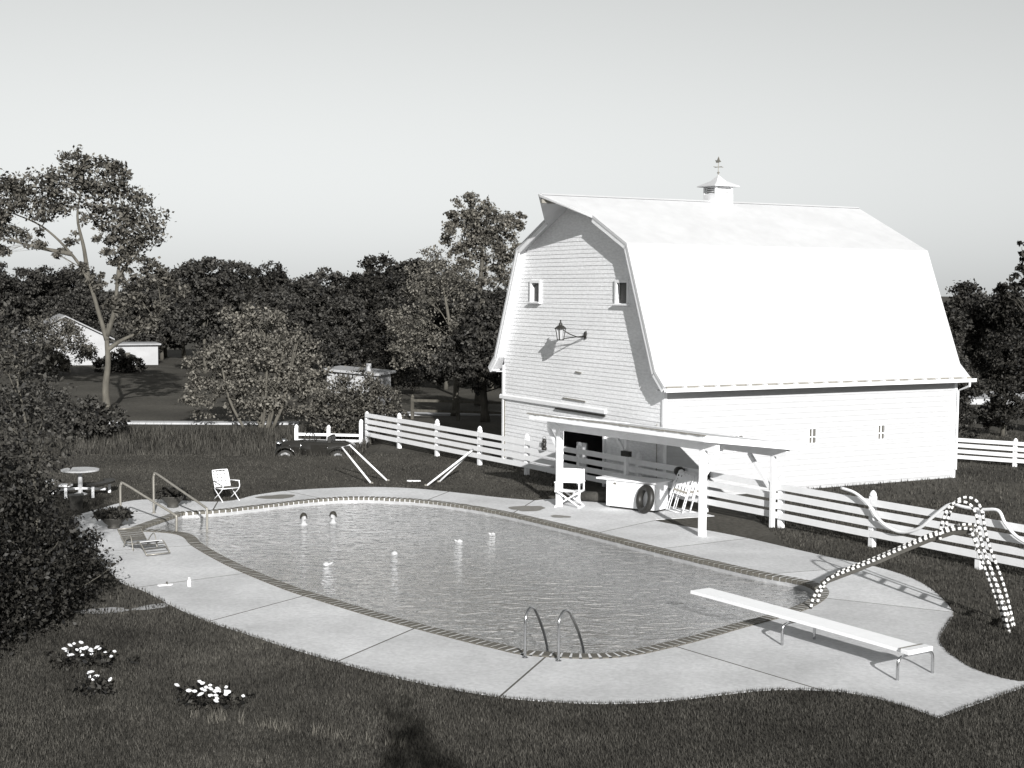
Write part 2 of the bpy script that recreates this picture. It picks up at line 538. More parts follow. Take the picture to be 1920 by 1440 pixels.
# shell
depth = lambda x, y: -1.15 - 1.3 * np.clip((x * .75 - (y - 30) * .66 + 3.5) / 8, 0, 1)
gp = np.array([(a, b) for a in np.arange(-10, 7, .8) for b in np.arange(22, 41, .8)])
IN2 = offset(POOL, .235)[::2]
gp = gp[inside(gp, offset(POOL, .6))]
V, F = cdt(gp, [IN2]); Va = np.array(V)
F = [f for f, q in zip(F, inside(centroids(Va, F), IN2)) if q]
mb = MB(); mb.add([(a, b, float(depth(a, b))) for a, b in V], F)
k = len(IN2)
mb.add([(p[0], p[1], -.03) for p in IN2] + [(p[0], p[1], float(depth(p[0], p[1]))) for p in IN2], [(i, (i + 1) % k, k + (i + 1) % k, k + i) for i in range(k)])
mb.build('pool_shell', 'shell', pool)
mb = MB(); T = offset(POOL, .250); 
mb.add([(p[0], p[1], -.028) for p in T] + [(p[0], p[1], -.26) for p in T], [(i, (i + 1) % n, n + (i + 1) % n, n + i) for i in range(n)])
mb.build('waterline_tile', 'tile', pool)


def water_mat():
    m = bpy.data.materials.new('pool_water'); m.use_nodes = True
    n, l = m.node_tree.nodes, m.node_tree.links
    n.remove(n['Principled BSDF'])
    tc = n.new('ShaderNodeTexCoord')
    mp = n.new('ShaderNodeMapping'); mp.inputs['Scale'].default_value = (1.0, 1.7, 1); mp.inputs['Rotation'].default_value = (0, 0, R(12))
    l.new(tc.outputs['Object'], mp.inputs[0])
    n1 = n.new('ShaderNodeTexNoise'); n1.inputs['Scale'].default_value = 2.3; n1.inputs['Detail'].default_value = 2.5; n1.inputs['Distortion'].default_value = .8
    n2 = n.new('ShaderNodeTexNoise'); n2.inputs['Scale'].default_value = 6.5; n2.inputs['Detail'].default_value = 3; n2.inputs['Distortion'].default_value = .4
    l.new(mp.outputs[0], n1.inputs['Vector']); l.new(mp.outputs[0], n2.inputs['Vector'])
    ad = n.new('ShaderNodeMath'); ad.operation = 'MULTIPLY_ADD'; ad.inputs[1].default_value = .28
    l.new(n2.outputs[0], ad.inputs[0]); l.new(n1.outputs[0], ad.inputs[2])
    bp = n.new('ShaderNodeBump'); bp.inputs['Strength'].default_value = 1.0; bp.inputs['Distance'].default_value = .22
    l.new(ad.outputs[0], bp.inputs['Height'])
    tr = n.new('ShaderNodeBsdfTransparent'); tr.inputs[0].default_value = (.88, .87, .85, 1)
    df = n.new('ShaderNodeBsdfDiffuse'); df.inputs[0].default_value = (.58, .57, .555, 1)
    gl = n.new('ShaderNodeBsdfGlossy'); gl.inputs['Roughness'].default_value = .05
    l.new(bp.outputs[0], gl.inputs['Normal']); l.new(bp.outputs[0], df.inputs['Normal'])
    fr = n.new('ShaderNodeFresnel'); fr.inputs[0].default_value = 1.33; l.new(bp.outputs[0], fr.inputs['Normal'])
    m1 = n.new('ShaderNodeMixShader'); m1.inputs[0].default_value = .55
    l.new(tr.outputs[0], m1.inputs[1]); l.new(df.outputs[0], m1.inputs[2])
    m2 = n.new('ShaderNodeMixShader'); l.new(fr.outputs[0], m2.inputs[0]); l.new(m1.outputs[0], m2.inputs[1]); l.new(gl.outputs[0], m2.inputs[2])
    l.new(m2.outputs[0], n['Material Output'].inputs['Surface'])
    return m


M['water'] = water_mat()
mb = MB(); V, F = cdt([], [offset(POOL, .244)[::2]]); Va = np.array(V)
mb.add([(a, b, -.10) for a, b in V], [f for f, q in zip(F, inside(centroids(Va, F), POOL)) if q])
tag(mb.build('pool_water', 'water'), kind='structure')

# ------------------------------------------------------------------ barn
BW, BL, HE, HK, KI, HR, OF, OB, OS, HOOD, HX = 9.8, 11.31, 3.46, 7.40, 1.50, 8.98, .38, .14, .514, 1.07, .436
BYAW = R(28.19)
barn = empty('barn', (4.36, 39.85, 0), BYAW, 'large white gambrel-roofed barn with lap siding and a pointed hay hood', 'barn')
WC = BW / 2
PROF = [(WC, HR), (KI, HK), (-.06, 3.74), (-OS, 3.33)]      # roof surface, right half (w, z)


def roof_w(zv):
    """inner w of the gable wall at height z (right half), a little under the roof"""
    pr = [(0.02, 0.0), (0.02, 3.75), (KI + .06, HK - .05), (WC, HR - .07)]
    return float(np.interp(zv, [p[1] for p in pr], [p[0] for p in pr]))


def spans(z0, z1, opens):
    """w intervals of a course that are free of openings"""
    iv = [(None, None)]
    cuts = sorted([(a, b) for (a, b, c, d) in opens if c < (z0 + z1) / 2 < d])
    res, cur = [], None
    for a, b in cuts:
        res.append((cur, a)); cur = b
    res.append((cur, None))
    return res


def gable(opens, x0, sgn, board, step, matname, wallmat, thick=.1):
    """backing wall and clapboards for a gable end standing at local x = x0, facing sgn*x"""
    zs = sorted(set([0, 3.75, HK - .05] + [o[2] for o in opens] + [o[3] for o in opens] + list(np.linspace(3.75, HR - .08, 14))))
    mb = MB()
    for za, zb in zip(zs[:-1], zs[1:]):
        for a, b in spans(za, zb, opens):
            q = [(roof_w(za) if a is None else a, za), (BW - roof_w(za) if b is None else b, za), (BW - roof_w(zb) if b is None else b, zb), (roof_w(zb) if a is None else a, zb)]
            mb.prism([(x0, w, zz) for w, zz in q], (-sgn * thick, 0, 0))
    mb.build('gable_wall', wallmat, barn)
    if not board:
        return
    zv = .12
    breaks = sorted([o[2] for o in opens] + [o[3] for o in opens])
    while zv < HR - .2:
        zn = min(zv + step, HR - .1)
        for b in breaks:                       # break courses at opening edges
            if zv + .03 < b < zn - .03:
                zn = b
                break
        for a, b in spans(zv, zn, opens):
            j = random.uniform(-.003, .003)
            q = [(roof_w(zv) if a is None else a, zv), (BW - roof_w(zv) if b is None else b, zv), (BW - roof_w(zn) if b is None else b, zn), (roof_w(zn) if a is None else a, zn)]
            if q[1][0] - q[0][0] < .05:
                continue
            o1, o2 = x0 + sgn * (.024 + j), x0 + sgn * (.010 + j)
            vs = [(o1, q[0][0], zv - .006), (o1, q[1][0], zv - .006), (o2, q[2][0], zn), (o2, q[3][0], zn)]
            bk = [(x0 + sgn * .002, w, zz) for _, w, zz in vs]
            MB().add(vs + bk, [(0, 1, 2, 3), (0, 4, 5, 1), (1, 5, 6, 2), (2, 6, 7, 3), (3, 7, 4, 0)]).build('clapboard', matname, barn)
        zv = zn


DOOR = (3.2, 5.85, 0.0, 1.74)
WINS = [(7.27, 7.80, 5.64, 6.25), (1.95, 2.52, 5.64, 6.25)]
gable([DOOR] + WINS, 0, -1, True, .128, 'siding', 'siding')
gable([], BL, 1, False, .165, 'siding', 'siding')
# side walls
SW = [(2.46, 2.80, 1.33, 1.80), (5.26, 5.58, 1.40, 1.88), (8.02, 8.34, 1.40, 1.88)]
mb = MB()
zs = sorted(set([0, HE + .1] + [s[2] for s in SW] + [s[3] for s in SW]))
for za, zb in zip(zs[:-1], zs[1:]):
    cur = .02
    for a, b in sorted([(s[0], s[1]) for s in SW if s[2] < (za + zb) / 2 < s[3]]) + [(BL - .02, None)]:
        mb.box(((cur + a) / 2, .05, (za + zb) / 2), (a - cur, .1, zb - za)); cur = b
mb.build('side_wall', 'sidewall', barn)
zv = .12; br = sorted(set([s[2] for s in SW] + [s[3] for s in SW]))
while zv < HE - .1:
    zn = zv + .165
    for b in br:
        if zv + .03 < b < zn - .03:
            zn = b; break
    cur = .03
    for a, b in sorted([(s[0], s[1]) for s in SW if s[2] < (zv + zn) / 2 < s[3]]) + [(BL - .03, None)]:
        vs = [(cur, -.026, zv - .006), (a, -.026, zv - .006), (a, -.010, zn), (cur, -.010, zn)]
        bk = [(x, -.002, zz) for x, _, zz in vs]
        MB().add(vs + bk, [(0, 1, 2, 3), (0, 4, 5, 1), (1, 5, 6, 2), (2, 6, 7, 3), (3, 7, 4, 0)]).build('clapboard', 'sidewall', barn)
        cur = b
    zv = zn
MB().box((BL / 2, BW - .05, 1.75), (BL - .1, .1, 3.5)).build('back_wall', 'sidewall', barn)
MB().box((BL / 2, BW / 2, .02), (BL - .3, BW - .3, .04)).build('barn_floor', 'interior', barn)
MB().box((BL / 2, BW / 2, 2.6), (BL - .3, BW - .3, .08)).build('loft_floor', 'interior', barn)
for w in (-.005, BW + .005):
    for l in (-.005, BL + .005):
        MB().box((l, w, 1.72), (.11, .11, 3.40)).build('corner_board', 'white', barn)
# roof
def prof_full(t):
    """offset profile along the outward normal by -t (thickness)"""
    pts = PROF
    res = []
    for i, (w, zz) in enumerate(pts):
        nn = Vector((0, 0))
        for a, b in ((i - 1, i), (i, i + 1)):
            if a >= 0 and b < len(pts):
                d = Vector((pts[b][0] - pts[a][0], pts[b][1] - pts[a][1])).normalized()
                nn += Vector((-d.y, d.x)) * -1 if False else Vector((d.y, -d.x))
        nn.normalize()
        if i == 0:
            nn = Vector((0, 1)) ; tt = t * 1.05
        else:
            tt = t
            if nn.y < 0 and nn.x > 0:
                nn = -nn
        res.append((w - nn.x * tt, zz - nn.y * tt))
    return res


inner = prof_full(.09)
for side in (0, 1):
    fl = (lambda w: w) if side == 0 else (lambda w: BW - w)
    for i in range(3):
        (w0, z0), (w1, z1) = PROF[i], PROF[i + 1]
        (a0, c0), (a1, c1) = inner[i], inner[i + 1]
        q = [(fl(w0), z0), (fl(w1), z1), (fl(a1), c1), (fl(a0), c0)]
        MB().prism([(-OF, w, zz) for w, zz in q], (BL + OF + OB, 0, 0)).build('roof_slope', 'roof', barn)
    # hay hood: the upper slope carried forward to a point
    j = (WC + (KI - WC) * HX, HR + (HK - HR) * HX)
    ji = (inner[0][0] + (inner[1][0] - inner[0][0]) * HX, inner[0][1] + (inner[1][1] - inner[0][1]) * HX)
    top = [(-OF - .002, fl(WC), HR), (-OF - HOOD, fl(WC), HR), (-OF - .002, fl(j[0]), j[1])]
    bot = [(-OF - .002, fl(WC), inner[0][1]), (-OF - HOOD + .06, fl(WC), inner[0][1]), (-OF - .002, fl(ji[0]), ji[1])]
    MB().add(top + bot, [(0, 1, 2), (3, 5, 4), (0, 3, 4, 1), (1, 4, 5, 2), (2, 5, 3, 0)]).build('hay_hood', 'roof', barn)
    # rake boards under the roof edge at the front
    pr = PROF
    for i in range(3):
        (w0, z0), (w1, z1) = inner[i], inner[i + 1]
        if i == 0:
            w0, z0 = ji
        dz = .13
        d = Vector((w1 - w0, z1 - z0)).normalized(); nn = Vector((-d.y, d.x))
        if nn.y > 0 or (nn.y == 0 and nn.x < 0):
            nn = -nn
        if i == 1:
            nn = Vector((abs(nn.x), -abs(nn.y)))
        q = [(w0, z0), (w1, z1), (w1 + nn.x * dz, z1 + nn.y * dz), (w0 + nn.x * dz, z0 + nn.y * dz)]
        MB().prism([(-OF + .015, fl(w), zz - .004) for w, zz in q], (.04, 0, 0)).build('rake_board', 'white', barn)
# ridge cap
MB().prism([(-OF - HOOD + .1, WC - .12, HR - .03), (-OF - HOOD + .1, WC, HR + .025), (-OF - HOOD + .1, WC + .12, HR - .03)], (BL + OF + OB + HOOD - .1, 0, 0)).build('ridge_cap', 'roof', barn)
# hood soffit beam
MB().box((-OF - .45, WC, HR - .22), (1.0, .10, .12)).build('hay_track_beam', 'grey', barn)
# eave soffit, fascia gutter with hangers
for side in (0, 1):
    s = 1 if side == 0 else -1
    w0 = 0 if side == 0 else BW
    MB().box((BL / 2 - .08, w0 - s * .24, 3.20), (BL + OF + OB - .06, .46, .03)).build('eave_soffit', 'soffit', barn)
    MB().box((BL / 2 - .08, w0 - s * (OS - .01), 3.22), (BL + OF + OB - .02, .03, .11)).build('fascia_board', 'white', barn)
gut = MB()
gx0, gx1 = -OF - .02, BL + OB + .12
gut.prism([(gx0, -OS - .05, 3.27), (gx0, -OS - .05, 3.17), (gx0, -OS - .15, 3.17), (gx0, -OS - .17, 3.285), (gx0, -OS - .155, 3.285), (gx0, -OS - .14, 3.185), (gx0, -OS - .065, 3.185), (gx0, -OS - .065, 3.27)], (gx1 - gx0, 0, 0))
MB().box((BL / 2 - .08, -OS - .022, 3.305), (BL + OF + OB - .05, .02, .05)).build('eave_gap_shade', 'grey', barn)  # dark strip painted in for the shadow gap above the gutter
gutter = gut.build('gutter', 'tubewhite', barn)
for k in range(20):
    MB().box((.25 + k * .57, -OS - .10, 3.305), (.09, .13, .04)).build('gutter_hanger', 'tubewhite', gutter)
MB().tube([(BL + .02, -OS - .1, 3.16), (BL + .02, -OS - .1, 3.05), (BL + .03, -.12, 2.86), (BL + .03, -.10, .3)], .04).build('downpipe', 'tubewhite', barn)
# gable windows
for a, b, c, d in WINS:
    w = MB()
    for y0, y1, z0, z1 in ((a - .09, a, c - .02, d + .09), (b, b + .09, c - .02, d + .09), (a, b, d, d + .09)):
        w.box((-.03, (y0 + y1) / 2, (z0 + z1) / 2), (.10, y1 - y0, z1 - z0))
    wo_ = w.build('window', 'white', barn)
    MB().box((-.06, (a + b) / 2, c - .04), (.16, b - a + .26, .05)).build('sill', 'white', wo_)
    MB().box((.06, (a + b) / 2, (c + d) / 2), (.02, b - a, d - c)).build('pane', 'black', wo_)
for a, b, c, d in SW:
    w = MB(); cx, cz = (a + b) / 2, (c + d) / 2
    w.box((a - .0, -.018, cz), (.045, .07, d - c + .05)); w.box((b, -.018, cz), (.045, .07, d - c + .05))
    w.box((cx, -.018, d + .0), (b - a - .05, .066, .05)); w.box((cx, -.018, c), (b - a - .05, .066, .05))
    w.box((cx, -.006, cz), (.035, .04, d - c - .05)); w.box((cx - .09, -.006, cz - .03), (.10, .036, .03)); w.box((cx + .09, -.006, cz - .03), (.10, .036, .03))
    wo_ = w.build('window', 'white', barn)
    for sx in (-1, 1):
        for z0, z1 in ((c + .03, cz - .05), (cz - .01, d - .03)):
            MB().box((cx + sx * .075, .012, (z0 + z1) / 2), (.115, .012, z1 - z0)).build('pane', 'glass', wo_)
# sliding door hood (track cover), door jamb, hanging half door
tk = MB().prism([(-.030, 3.1, 2.41), (-.085, 3.1, 2.37), (-.085, 3.1, 2.26), (-.030, 3.1, 2.26)], (0, 6.9, 0)).build('door_track_hood', 'white', barn)
MB().box((-.07, 4.6, 2.20), (.05, 3.0, .05)).build('door_track', 'dark', tk)
for w in (3.14, 5.91):
    MB().box((-.03, w, .87), (.1, .11, 1.75)).build('door_jamb', 'white', barn)
MB().box((-.03, 4.525, 1.80), (.10, 2.88, .11)).build('door_head', 'white', barn)
MB().box((.55, 5.45, .62), (.05, .6, 1.0)).build('stall_gate', 'white', barn)
MB().box((-.012, 9.74, 1.2), (.06, .12, 2.0)).build('corner_post', 'grey', barn)
MB().tube([(-.07, .27, .3), (-.07, .27, 2.2)], .012, 6).build('conduit', 'galv', barn)
for a, b, zz in ((5.67, 4.28, 2.57), (4.9, 4.55, 3.45)):
    MB().bar((-.05, a, zz), (-.05, b, zz - .02), .03, .035).build('hook_strip', 'grey', barn)
# wall lantern on its bracket
lamp = empty('wall_lantern', (0, 0, 0), 0, 'black carriage lantern on a scrolled bracket high on the barn gable', 'lantern')
lamp.matrix_world = barn.matrix_basis.copy() if False else Matrix.Translation((4.36, 39.85, 0)) @ Matrix.Rotation(BYAW, 4, 'Z')
LX, LW = -.52, 5.05
fr = MB()
for q in range(4):
    a = math.pi / 4 + q * math.pi / 2
    fr.tube([(LX + .10 * math.cos(a), LW + .10 * math.sin(a), 4.46), (LX + .16 * math.cos(a), LW + .16 * math.sin(a), 4.80)], .014, 5)
fr.lathe([(.10, 4.44), (.115, 4.45), (.115, 4.47), (.10, 4.475)], 12, (LX, LW, 0)); 
fr.build('lantern_frame', 'dark', lamp)
MB().lathe([(.19, 4.80), (.195, 4.82), (.10, 4.90), (.06, 4.92), (.055, 4.98), (.03, 5.0), (.02, 5.04), (.03, 5.06), (.005, 5.09)], 14, (LX, LW, 0)).build('lantern_cap', 'dark', lamp)
MB().lathe([(.085, 4.475), (.135, 4.79)], 4, (LX, LW, 0)).build('lantern_glass', 'lamp_glass', lamp)
br = MB().tube(arc([(-.04, LW - .78, 4.62), (-.06, LW - .80, 4.72), (-.10, LW - .84, 4.74), (-.12, LW - .80, 4.60), (-.2, LW - .55, 4.56), (-.36, LW - .25, 4.66), (-.50, LW - .12, 4.78)], 5), .016, 6)
br.box((-.045, LW - .72, 4.62), (.03, .10, .22)); br.bar((-.05, LW - .72, 4.60), (LX + .05, LW - .10, 4.50), .022, .03)
br.build('bracket', 'dark', lamp)
# cupola
cup = empty('roof_cupola', (0, 0, 0), 0, 'small white louvred cupola with a weathervane on the barn ridge', 'cupola')
cup.matrix_world = Matrix.Translation((4.36, 39.85, 0)) @ Matrix.Rotation(BYAW, 4, 'Z') @ Matrix.Translation((5.38, WC, 0))
MB().box((0, 0, 9.0), (.70, .70, .42)).build('cupola_base', 'white', cup)
MB().box((0, 0, 9.31), (.52, .52, .30)).build('louvre_core', 'grey', cup)
for q in range(4):
    rm = Matrix.Rotation(q * math.pi / 2, 3, 'Z')
    for k in range(4):
        MB().box(rm @ Vector((0, -.30, 9.24 + k * .068)), (.52, .07, .018), rm @ Matrix.Rotation(R(35), 3, 'X')).build('louvre', 'white', cup)
for sx in (-1, 1):
    for sy in (-1, 1):
        MB().box((sx * .31, sy * .31, 9.33), (.07, .07, .25)).build('cupola_post', 'white', cup)
mb = MB(); h = .50
mb.add([(-h, -h, 9.46), (h, -h, 9.46), (h, h, 9.46), (-h, h, 9.46), (-h, -h, 9.49), (h, -h, 9.49), (h, h, 9.49), (-h, h, 9.49), (-.18, -.18, 9.66), (.18, -.18, 9.66), (.18, .18, 9.66), (-.18, .18, 9.66), (0, 0, 9.86)],
       [(0, 3, 2, 1), (0, 1, 5, 4), (1, 2, 6, 5), (2, 3, 7, 6), (3, 0, 4, 7), (4, 5, 9, 8), (5, 6, 10, 9), (6, 7, 11, 10), (7, 4, 8, 11), (8, 9, 12), (9, 10, 12), (10, 11, 12), (11, 8, 12)])
mb.build('cupola_roof', 'roof', cup)
vane = MB().tube([(0, 0, 9.84), (0, 0, 10.45)], .014, 6)
vane.lathe([(.0, -.05), (.05, 0), (.0, .05)], 8, (0, 0, 9.93))
for a in (0, math.pi / 2):
    vane.tube([(-.2 * math.cos(a), -.2 * math.sin(a), 10.12), (.2 * math.cos(a), .2 * math.sin(a), 10.12)], .01, 5)
vane.build('vane_rod', 'galv', cup)
MB().prism([(-.02, -.16, 10.28), (-.02, .10, 10.26), (-.02, .16, 10.36), (-.02, .06, 10.34), (-.02, -.02, 10.46), (-.02, -.08, 10.34)], (.02, 0, 0)).build('vane_figure', 'galv', cup)

# ------------------------------------------------------------------ shelter beside the fence
SH = Matrix.Translation((1.33, 38.57, 0)) @ Matrix.Rotation(BYAW + R(-7.4) * -1, 4, 'Z')
sh = empty('pool_shelter', (0, 0, 0), 0, 'open white post-and-beam pool shelter with a low shed roof', 'shelter')
_u = Vector((4.67 - 1.33, 33.9 - 38.57, 0)).normalized(); _v = Vector((-_u.y, _u.x, 0))   # u: toward the camera along the pool, v: toward the fence
sh.matrix_world = Matrix.Translation((1.33, 38.57, 0)) @ Matrix((( _u.x, _v.x, 0), (_u.y, _v.y, 0), (0, 0, 1))).to_4x4()
SL, SD = 5.74, 2.42
rz = lambda v: 2.56 - .125 * (v + .55)
posts = [(0, 0), (SL, 0), (SL, SD), (0, SD)]
for i, (u, v) in enumerate(posts):
    MB().box((u, v, (rz(v) - .22) / 2 + .02), (.15 if v == 0 else .11, .15 if v == 0 else .11, rz(v) - .22)).build('post', 'white', sh, bevel=.01)
for v in (0, SD):
    MB().box((SL / 2, v, rz(v) - .235), (SL + 1.0, .12, .20)).build('header_beam', 'white', sh)
for u in np.linspace(-.45, SL + .45, 9):
    MB().bar((u, -.5, rz(-.5) - .085), (u, SD + .5, rz(SD + .5) - .085), .06, .10).build('rafter', 'white', sh)
MB().prism([(-.62, -.56, rz(-.56) + .02), (SL + .62, -.56, rz(-.56) + .02), (SL + .62, SD + .62, rz(SD + .62) + .02), (-.62, SD + .62, rz(SD + .62) + .02)], (0, 0, -.05)).build('roof_deck', 'roof', sh)
for v in (-.575, SD + .635):
    MB().box((SL / 2, v, rz(v) - .045), (SL + 1.27, .03, .155)).build('fascia', 'white', sh)
for u in (-.635, SL + .635):
    MB().bar((u, -.56, rz(-.56) - .045), (u, SD + .62, rz(SD + .62) - .045), .03, .155).build('fascia', 'white', sh)
mb = MB(); r_ = random.Random(3)
for k in range(60):
    u = -.7 + (SL + 1.4) * (k + .5) / 60
    mb.box((u, -.60 + r_.uniform(-.012, .012), rz(-.56) + .035), ((SL + 1.4) / 60 * .98, .05, .018 + r_.uniform(0, .012)))
mb.build('tar_paper_edge', 'grey', sh)
for (u, v, du, dv) in ((0, 0, -1, 0), (SL, 0, 0, 1), (SL, SD, -1, 0), (0, SD, -1, 0)):
    L_ = .62 if v == 0 else .85
    if du and (u + du * L_ < -.6 or u + du * L_ > SL + .6):
        L_ = .5
    z1 = rz(v + dv * L_) - .34 + (.10 if dv else 0)
    MB().bar((u + du * .07, v + dv * .07, z1 - L_), (u + du * L_, v + dv * L_, z1), .07, .10).build('knee_brace', 'white', sh)
MB().box((.0 + .12, SD - .11, 1.36), (.34, .12, .15)).build('switch_box', 'dark', sh)

# ------------------------------------------------------------------ white board fence
def board_fence(name, o, d, nrm, ts, label, rails, bh, gap, z0, ptop, pw=.13, matn='white', group=None, endlow=False):
    f = empty(name, tuple(o), 0, label, 'fence', group)
    rot = Matrix((d, nrm, Vector((0, 0, 1)))).transposed()
    pm = None
    P = MB().box((0, 0, ptop / 2 - .05), (pw, pw, ptop - .1))
    P.lathe([(pw * .45, ptop - .10), (pw * .62, ptop - .085), (pw * .62, ptop - .05), (pw * .5, ptop - .01), (pw * .25, ptop + .03), (.005, ptop + .045)], 10)
    for i, t in enumerate(ts):
        if pm is None:
            ob = P.build('post', matn, f); pm = ob
        else:
            ob = pm.copy(); col.objects.link(ob); ob.parent = f
        q = d * t
        gz = float(ground_z(o[0] + q.x, o[1] + q.y))
        ob.location = (q.x, q.y, gz); ob.rotation_euler = (0, 0, math.atan2(d.y, d.x) + random.uniform(-.03, .03))
    bmesh_cache = {}
    for i in range(len(ts) - 1):
        L_ = ts[i + 1] - ts[i]
        for k in range(rails):
            key = round(L_, 2)
            if key not in bmesh_cache:
                bo = MB().box((0, 0, 0), (L_ - .012, .03, bh)).build('rail_board', matn, f); bmesh_cache[key] = bo
            else:
                bo = bmesh_cache[key].copy(); col.objects.link(bo); bo.parent = f
            q = d * (ts[i] + L_ / 2) + nrm * (pw / 2 + .017)
            gz = float(ground_z(o[0] + q.x, o[1] + q.y))
            bo.location = (q.x, q.y, gz + z0 + bh / 2 + k * (bh + gap) + random.uniform(-.008, .008))
            bo.rotation_euler = (random.uniform(-.02, .02), random.uniform(-.004, .004), math.atan2(d.y, d.x))
    return f


board_fence('board_fence', FENCE_O, FENCE_D, FENCE_N, [-11.9, -9.0, -6.15, -3.07, 0, 2.95, 5.9, 8.85, 11.8, 14.75, 17.7, 20.6, 23.3],
            'long white four-board fence running past the barn behind the pool shelter', 4, .160, .088, .24, 1.30)
d2 = Vector((-1, .12, 0)).normalized()
board_fence('board_fence', Vector((-5.9, 54.6, 0)), d2, Vector((d2.y, -d2.x, 0)) * (1 if -d2.x * -1 < 0 else 1), [0, 1.3, 2.6],
            'short run of weathered white fence between the dark car and the round shrub', 3, .10, .13, .25, 1.12)
d3 = Vector((.81, -.58, 0)).normalized()
board_fence('board_fence', Vector((13.2, 51.2, 0)), d3, Vector((-.58, -.81, 0)).normalized(), [0, 2.6, 5.2, 7.8],
            'low white board fence beyond the far end of the barn', 4, .13, .07, .15, .95)
d4 = Vector((1, -.25, 0)).normalized()
board_fence('rail_fence', Vector((-4.6, 64.6, 0)), d4, Vector((-.25, -1, 0)).normalized(), [0, 2.2, 4.4, 6.6],
            'dark rail fence in the shade of the trees behind the barn corner', 2, .12, .35, .35, 1.1, matn='bark')

# ------------------------------------------------------------------ objects on the deck
# pool ladder hand rails
def ladder_rail(a, b, label):
    e = empty('ladder_rail', (a[0], a[1], .03), 0, label, 'hand rail', 'pool ladder hand rails')
    d = Vector((b[0] - a[0], b[1] - a[1], 0))
    x, y = d.x, d.y
    pth = [(0, 0, -.05), (0, 0, .45), (0.0, 0.0, .62)] + [(x * t, y * t, z) for t, z in ((.04, .70), (.12, .765), (.22, .79), (.34, .765), (.46, .69), (.62, .53), (.80, .32), (.93, .12), (1.0, -.02), (1.0, -.12), (1.0, -.7))]
    MB().tube(arc(pth, 3), .024, 10).build('tube', 'steel', e, smooth=True)
    MB().lathe([(.055, 0), (.055, .008), (.03, .022)], 14).build('flange', 'steel', e, smooth=False)
    return e


ladder_rail((.24, 22.46), (.62, 23.16), 'bent steel ladder rail, the one farther from the diving board')
ladder_rail((.78, 22.27), (1.22, 22.97), 'bent steel ladder rail, the one closer to the diving board')

# diving board
db = empty('diving_board', (6.32, 21.45, .03), math.atan2(25.72 - 21.45, 3.52 - 6.32), 'long white diving board on two bent tube stands', 'diving board')
BLN = math.hypot(25.72 - 21.45, 3.52 - 6.32)
bd = MB(); N_ = 14
for k in range(N_):
    x0, x1 = .10 + (BLN - .1) * k / N_, .10 + (BLN - .1) * (k + 1) / N_
    z0, z1 = .45 + .01 * math.sin(math.pi * k / N_), .45 + .01 * math.sin(math.pi * (k + 1) / N_)
    bd.add([(x0, -.23, z0), (x0, .23, z0), (x1, .23, z1), (x1, -.23, z1), (x0, -.23, z0 - .055), (x0, .23, z0 - .055), (x1, .23, z1 - .055), (x1, -.23, z1 - .055)],
           [(0, 1, 2, 3), (4, 7, 6, 5), (0, 3, 7, 4), (1, 5, 6, 2)] + ([(0, 4, 5, 1)] if k == 0 else []) + ([(3, 2, 6, 7)] if k == N_ - 1 else []))
bd.build('board', 'board', db)
MB().box((.0, 0, .435), (.17, .56, .075)).build('anchor_block', 'white', db, bevel=.012)
MB().box((.10, 0, .462), (.05, .50, .02)).build('clamp_bar', 'grey', db)
for xx, hw in ((.02, .40), (2.55, .38)):
    st = MB().tube(arc([(xx, -hw, -.02), (xx, -hw, .24), (xx, -hw + .03, .33), (xx, -hw + .13, .365), (xx, 0, .37), (xx, hw - .13, .365), (xx, hw - .03, .33), (xx, hw, .24), (xx, hw, -.02)], 4), .024, 10)
    st.build('stand', 'steel', db, smooth=True)
MB().box((2.55, 0, .385), (.06, .4, .035)).build('fulcrum', 'grey', db)

# pool slide
def stripe_mat():
    m = bpy.data.materials.new('striped_tube'); m.use_nodes = True
    n, l = m.node_tree.nodes, m.node_tree.links
    b = n['Principled BSDF']; b.inputs['Roughness'].default_value = .45
    at = n.new('ShaderNodeAttribute'); at.attribute_name = 'along'
    mu = n.new('ShaderNodeMath'); mu.operation = 'MULTIPLY'; mu.inputs[1].default_value = 1 / .105
    fr = n.new('ShaderNodeMath'); fr.operation = 'FRACT'; gt = n.new('ShaderNodeMath'); gt.operation = 'GREATER_THAN'; gt.inputs[1].default_value = .45
    l.new(at.outputs['Fac'], mu.inputs[0]); l.new(mu.outputs[0], fr.inputs[0]); l.new(fr.outputs[0], gt.inputs[0])
    mx = n.new('ShaderNodeMixRGB'); mx.inputs[1].default_value = (.03, .029, .027, 1); mx.inputs[2].default_value = (.78, .77, .75, 1)
    l.new(gt.outputs[0], mx.inputs[0]); l.new(mx.outputs[0], b.inputs['Base Color'])
    return m


M['stripe'] = stripe_mat()


def striped_tube(name, path, r, parent, n=8):
    P = arc(path, 14)
    o = MB().tube(P, r, n).build(name, 'stripe', parent, smooth=True)
    d = [0.0]
    for a, b in zip(P[:-1], P[1:]):
        d.append(d[-1] + (b - a).length)
    at = o.data.attributes.new('along', 'FLOAT', 'POINT')
    at.data.foreach_set('value', np.repeat(np.array(d, np.float32), n))
    return o


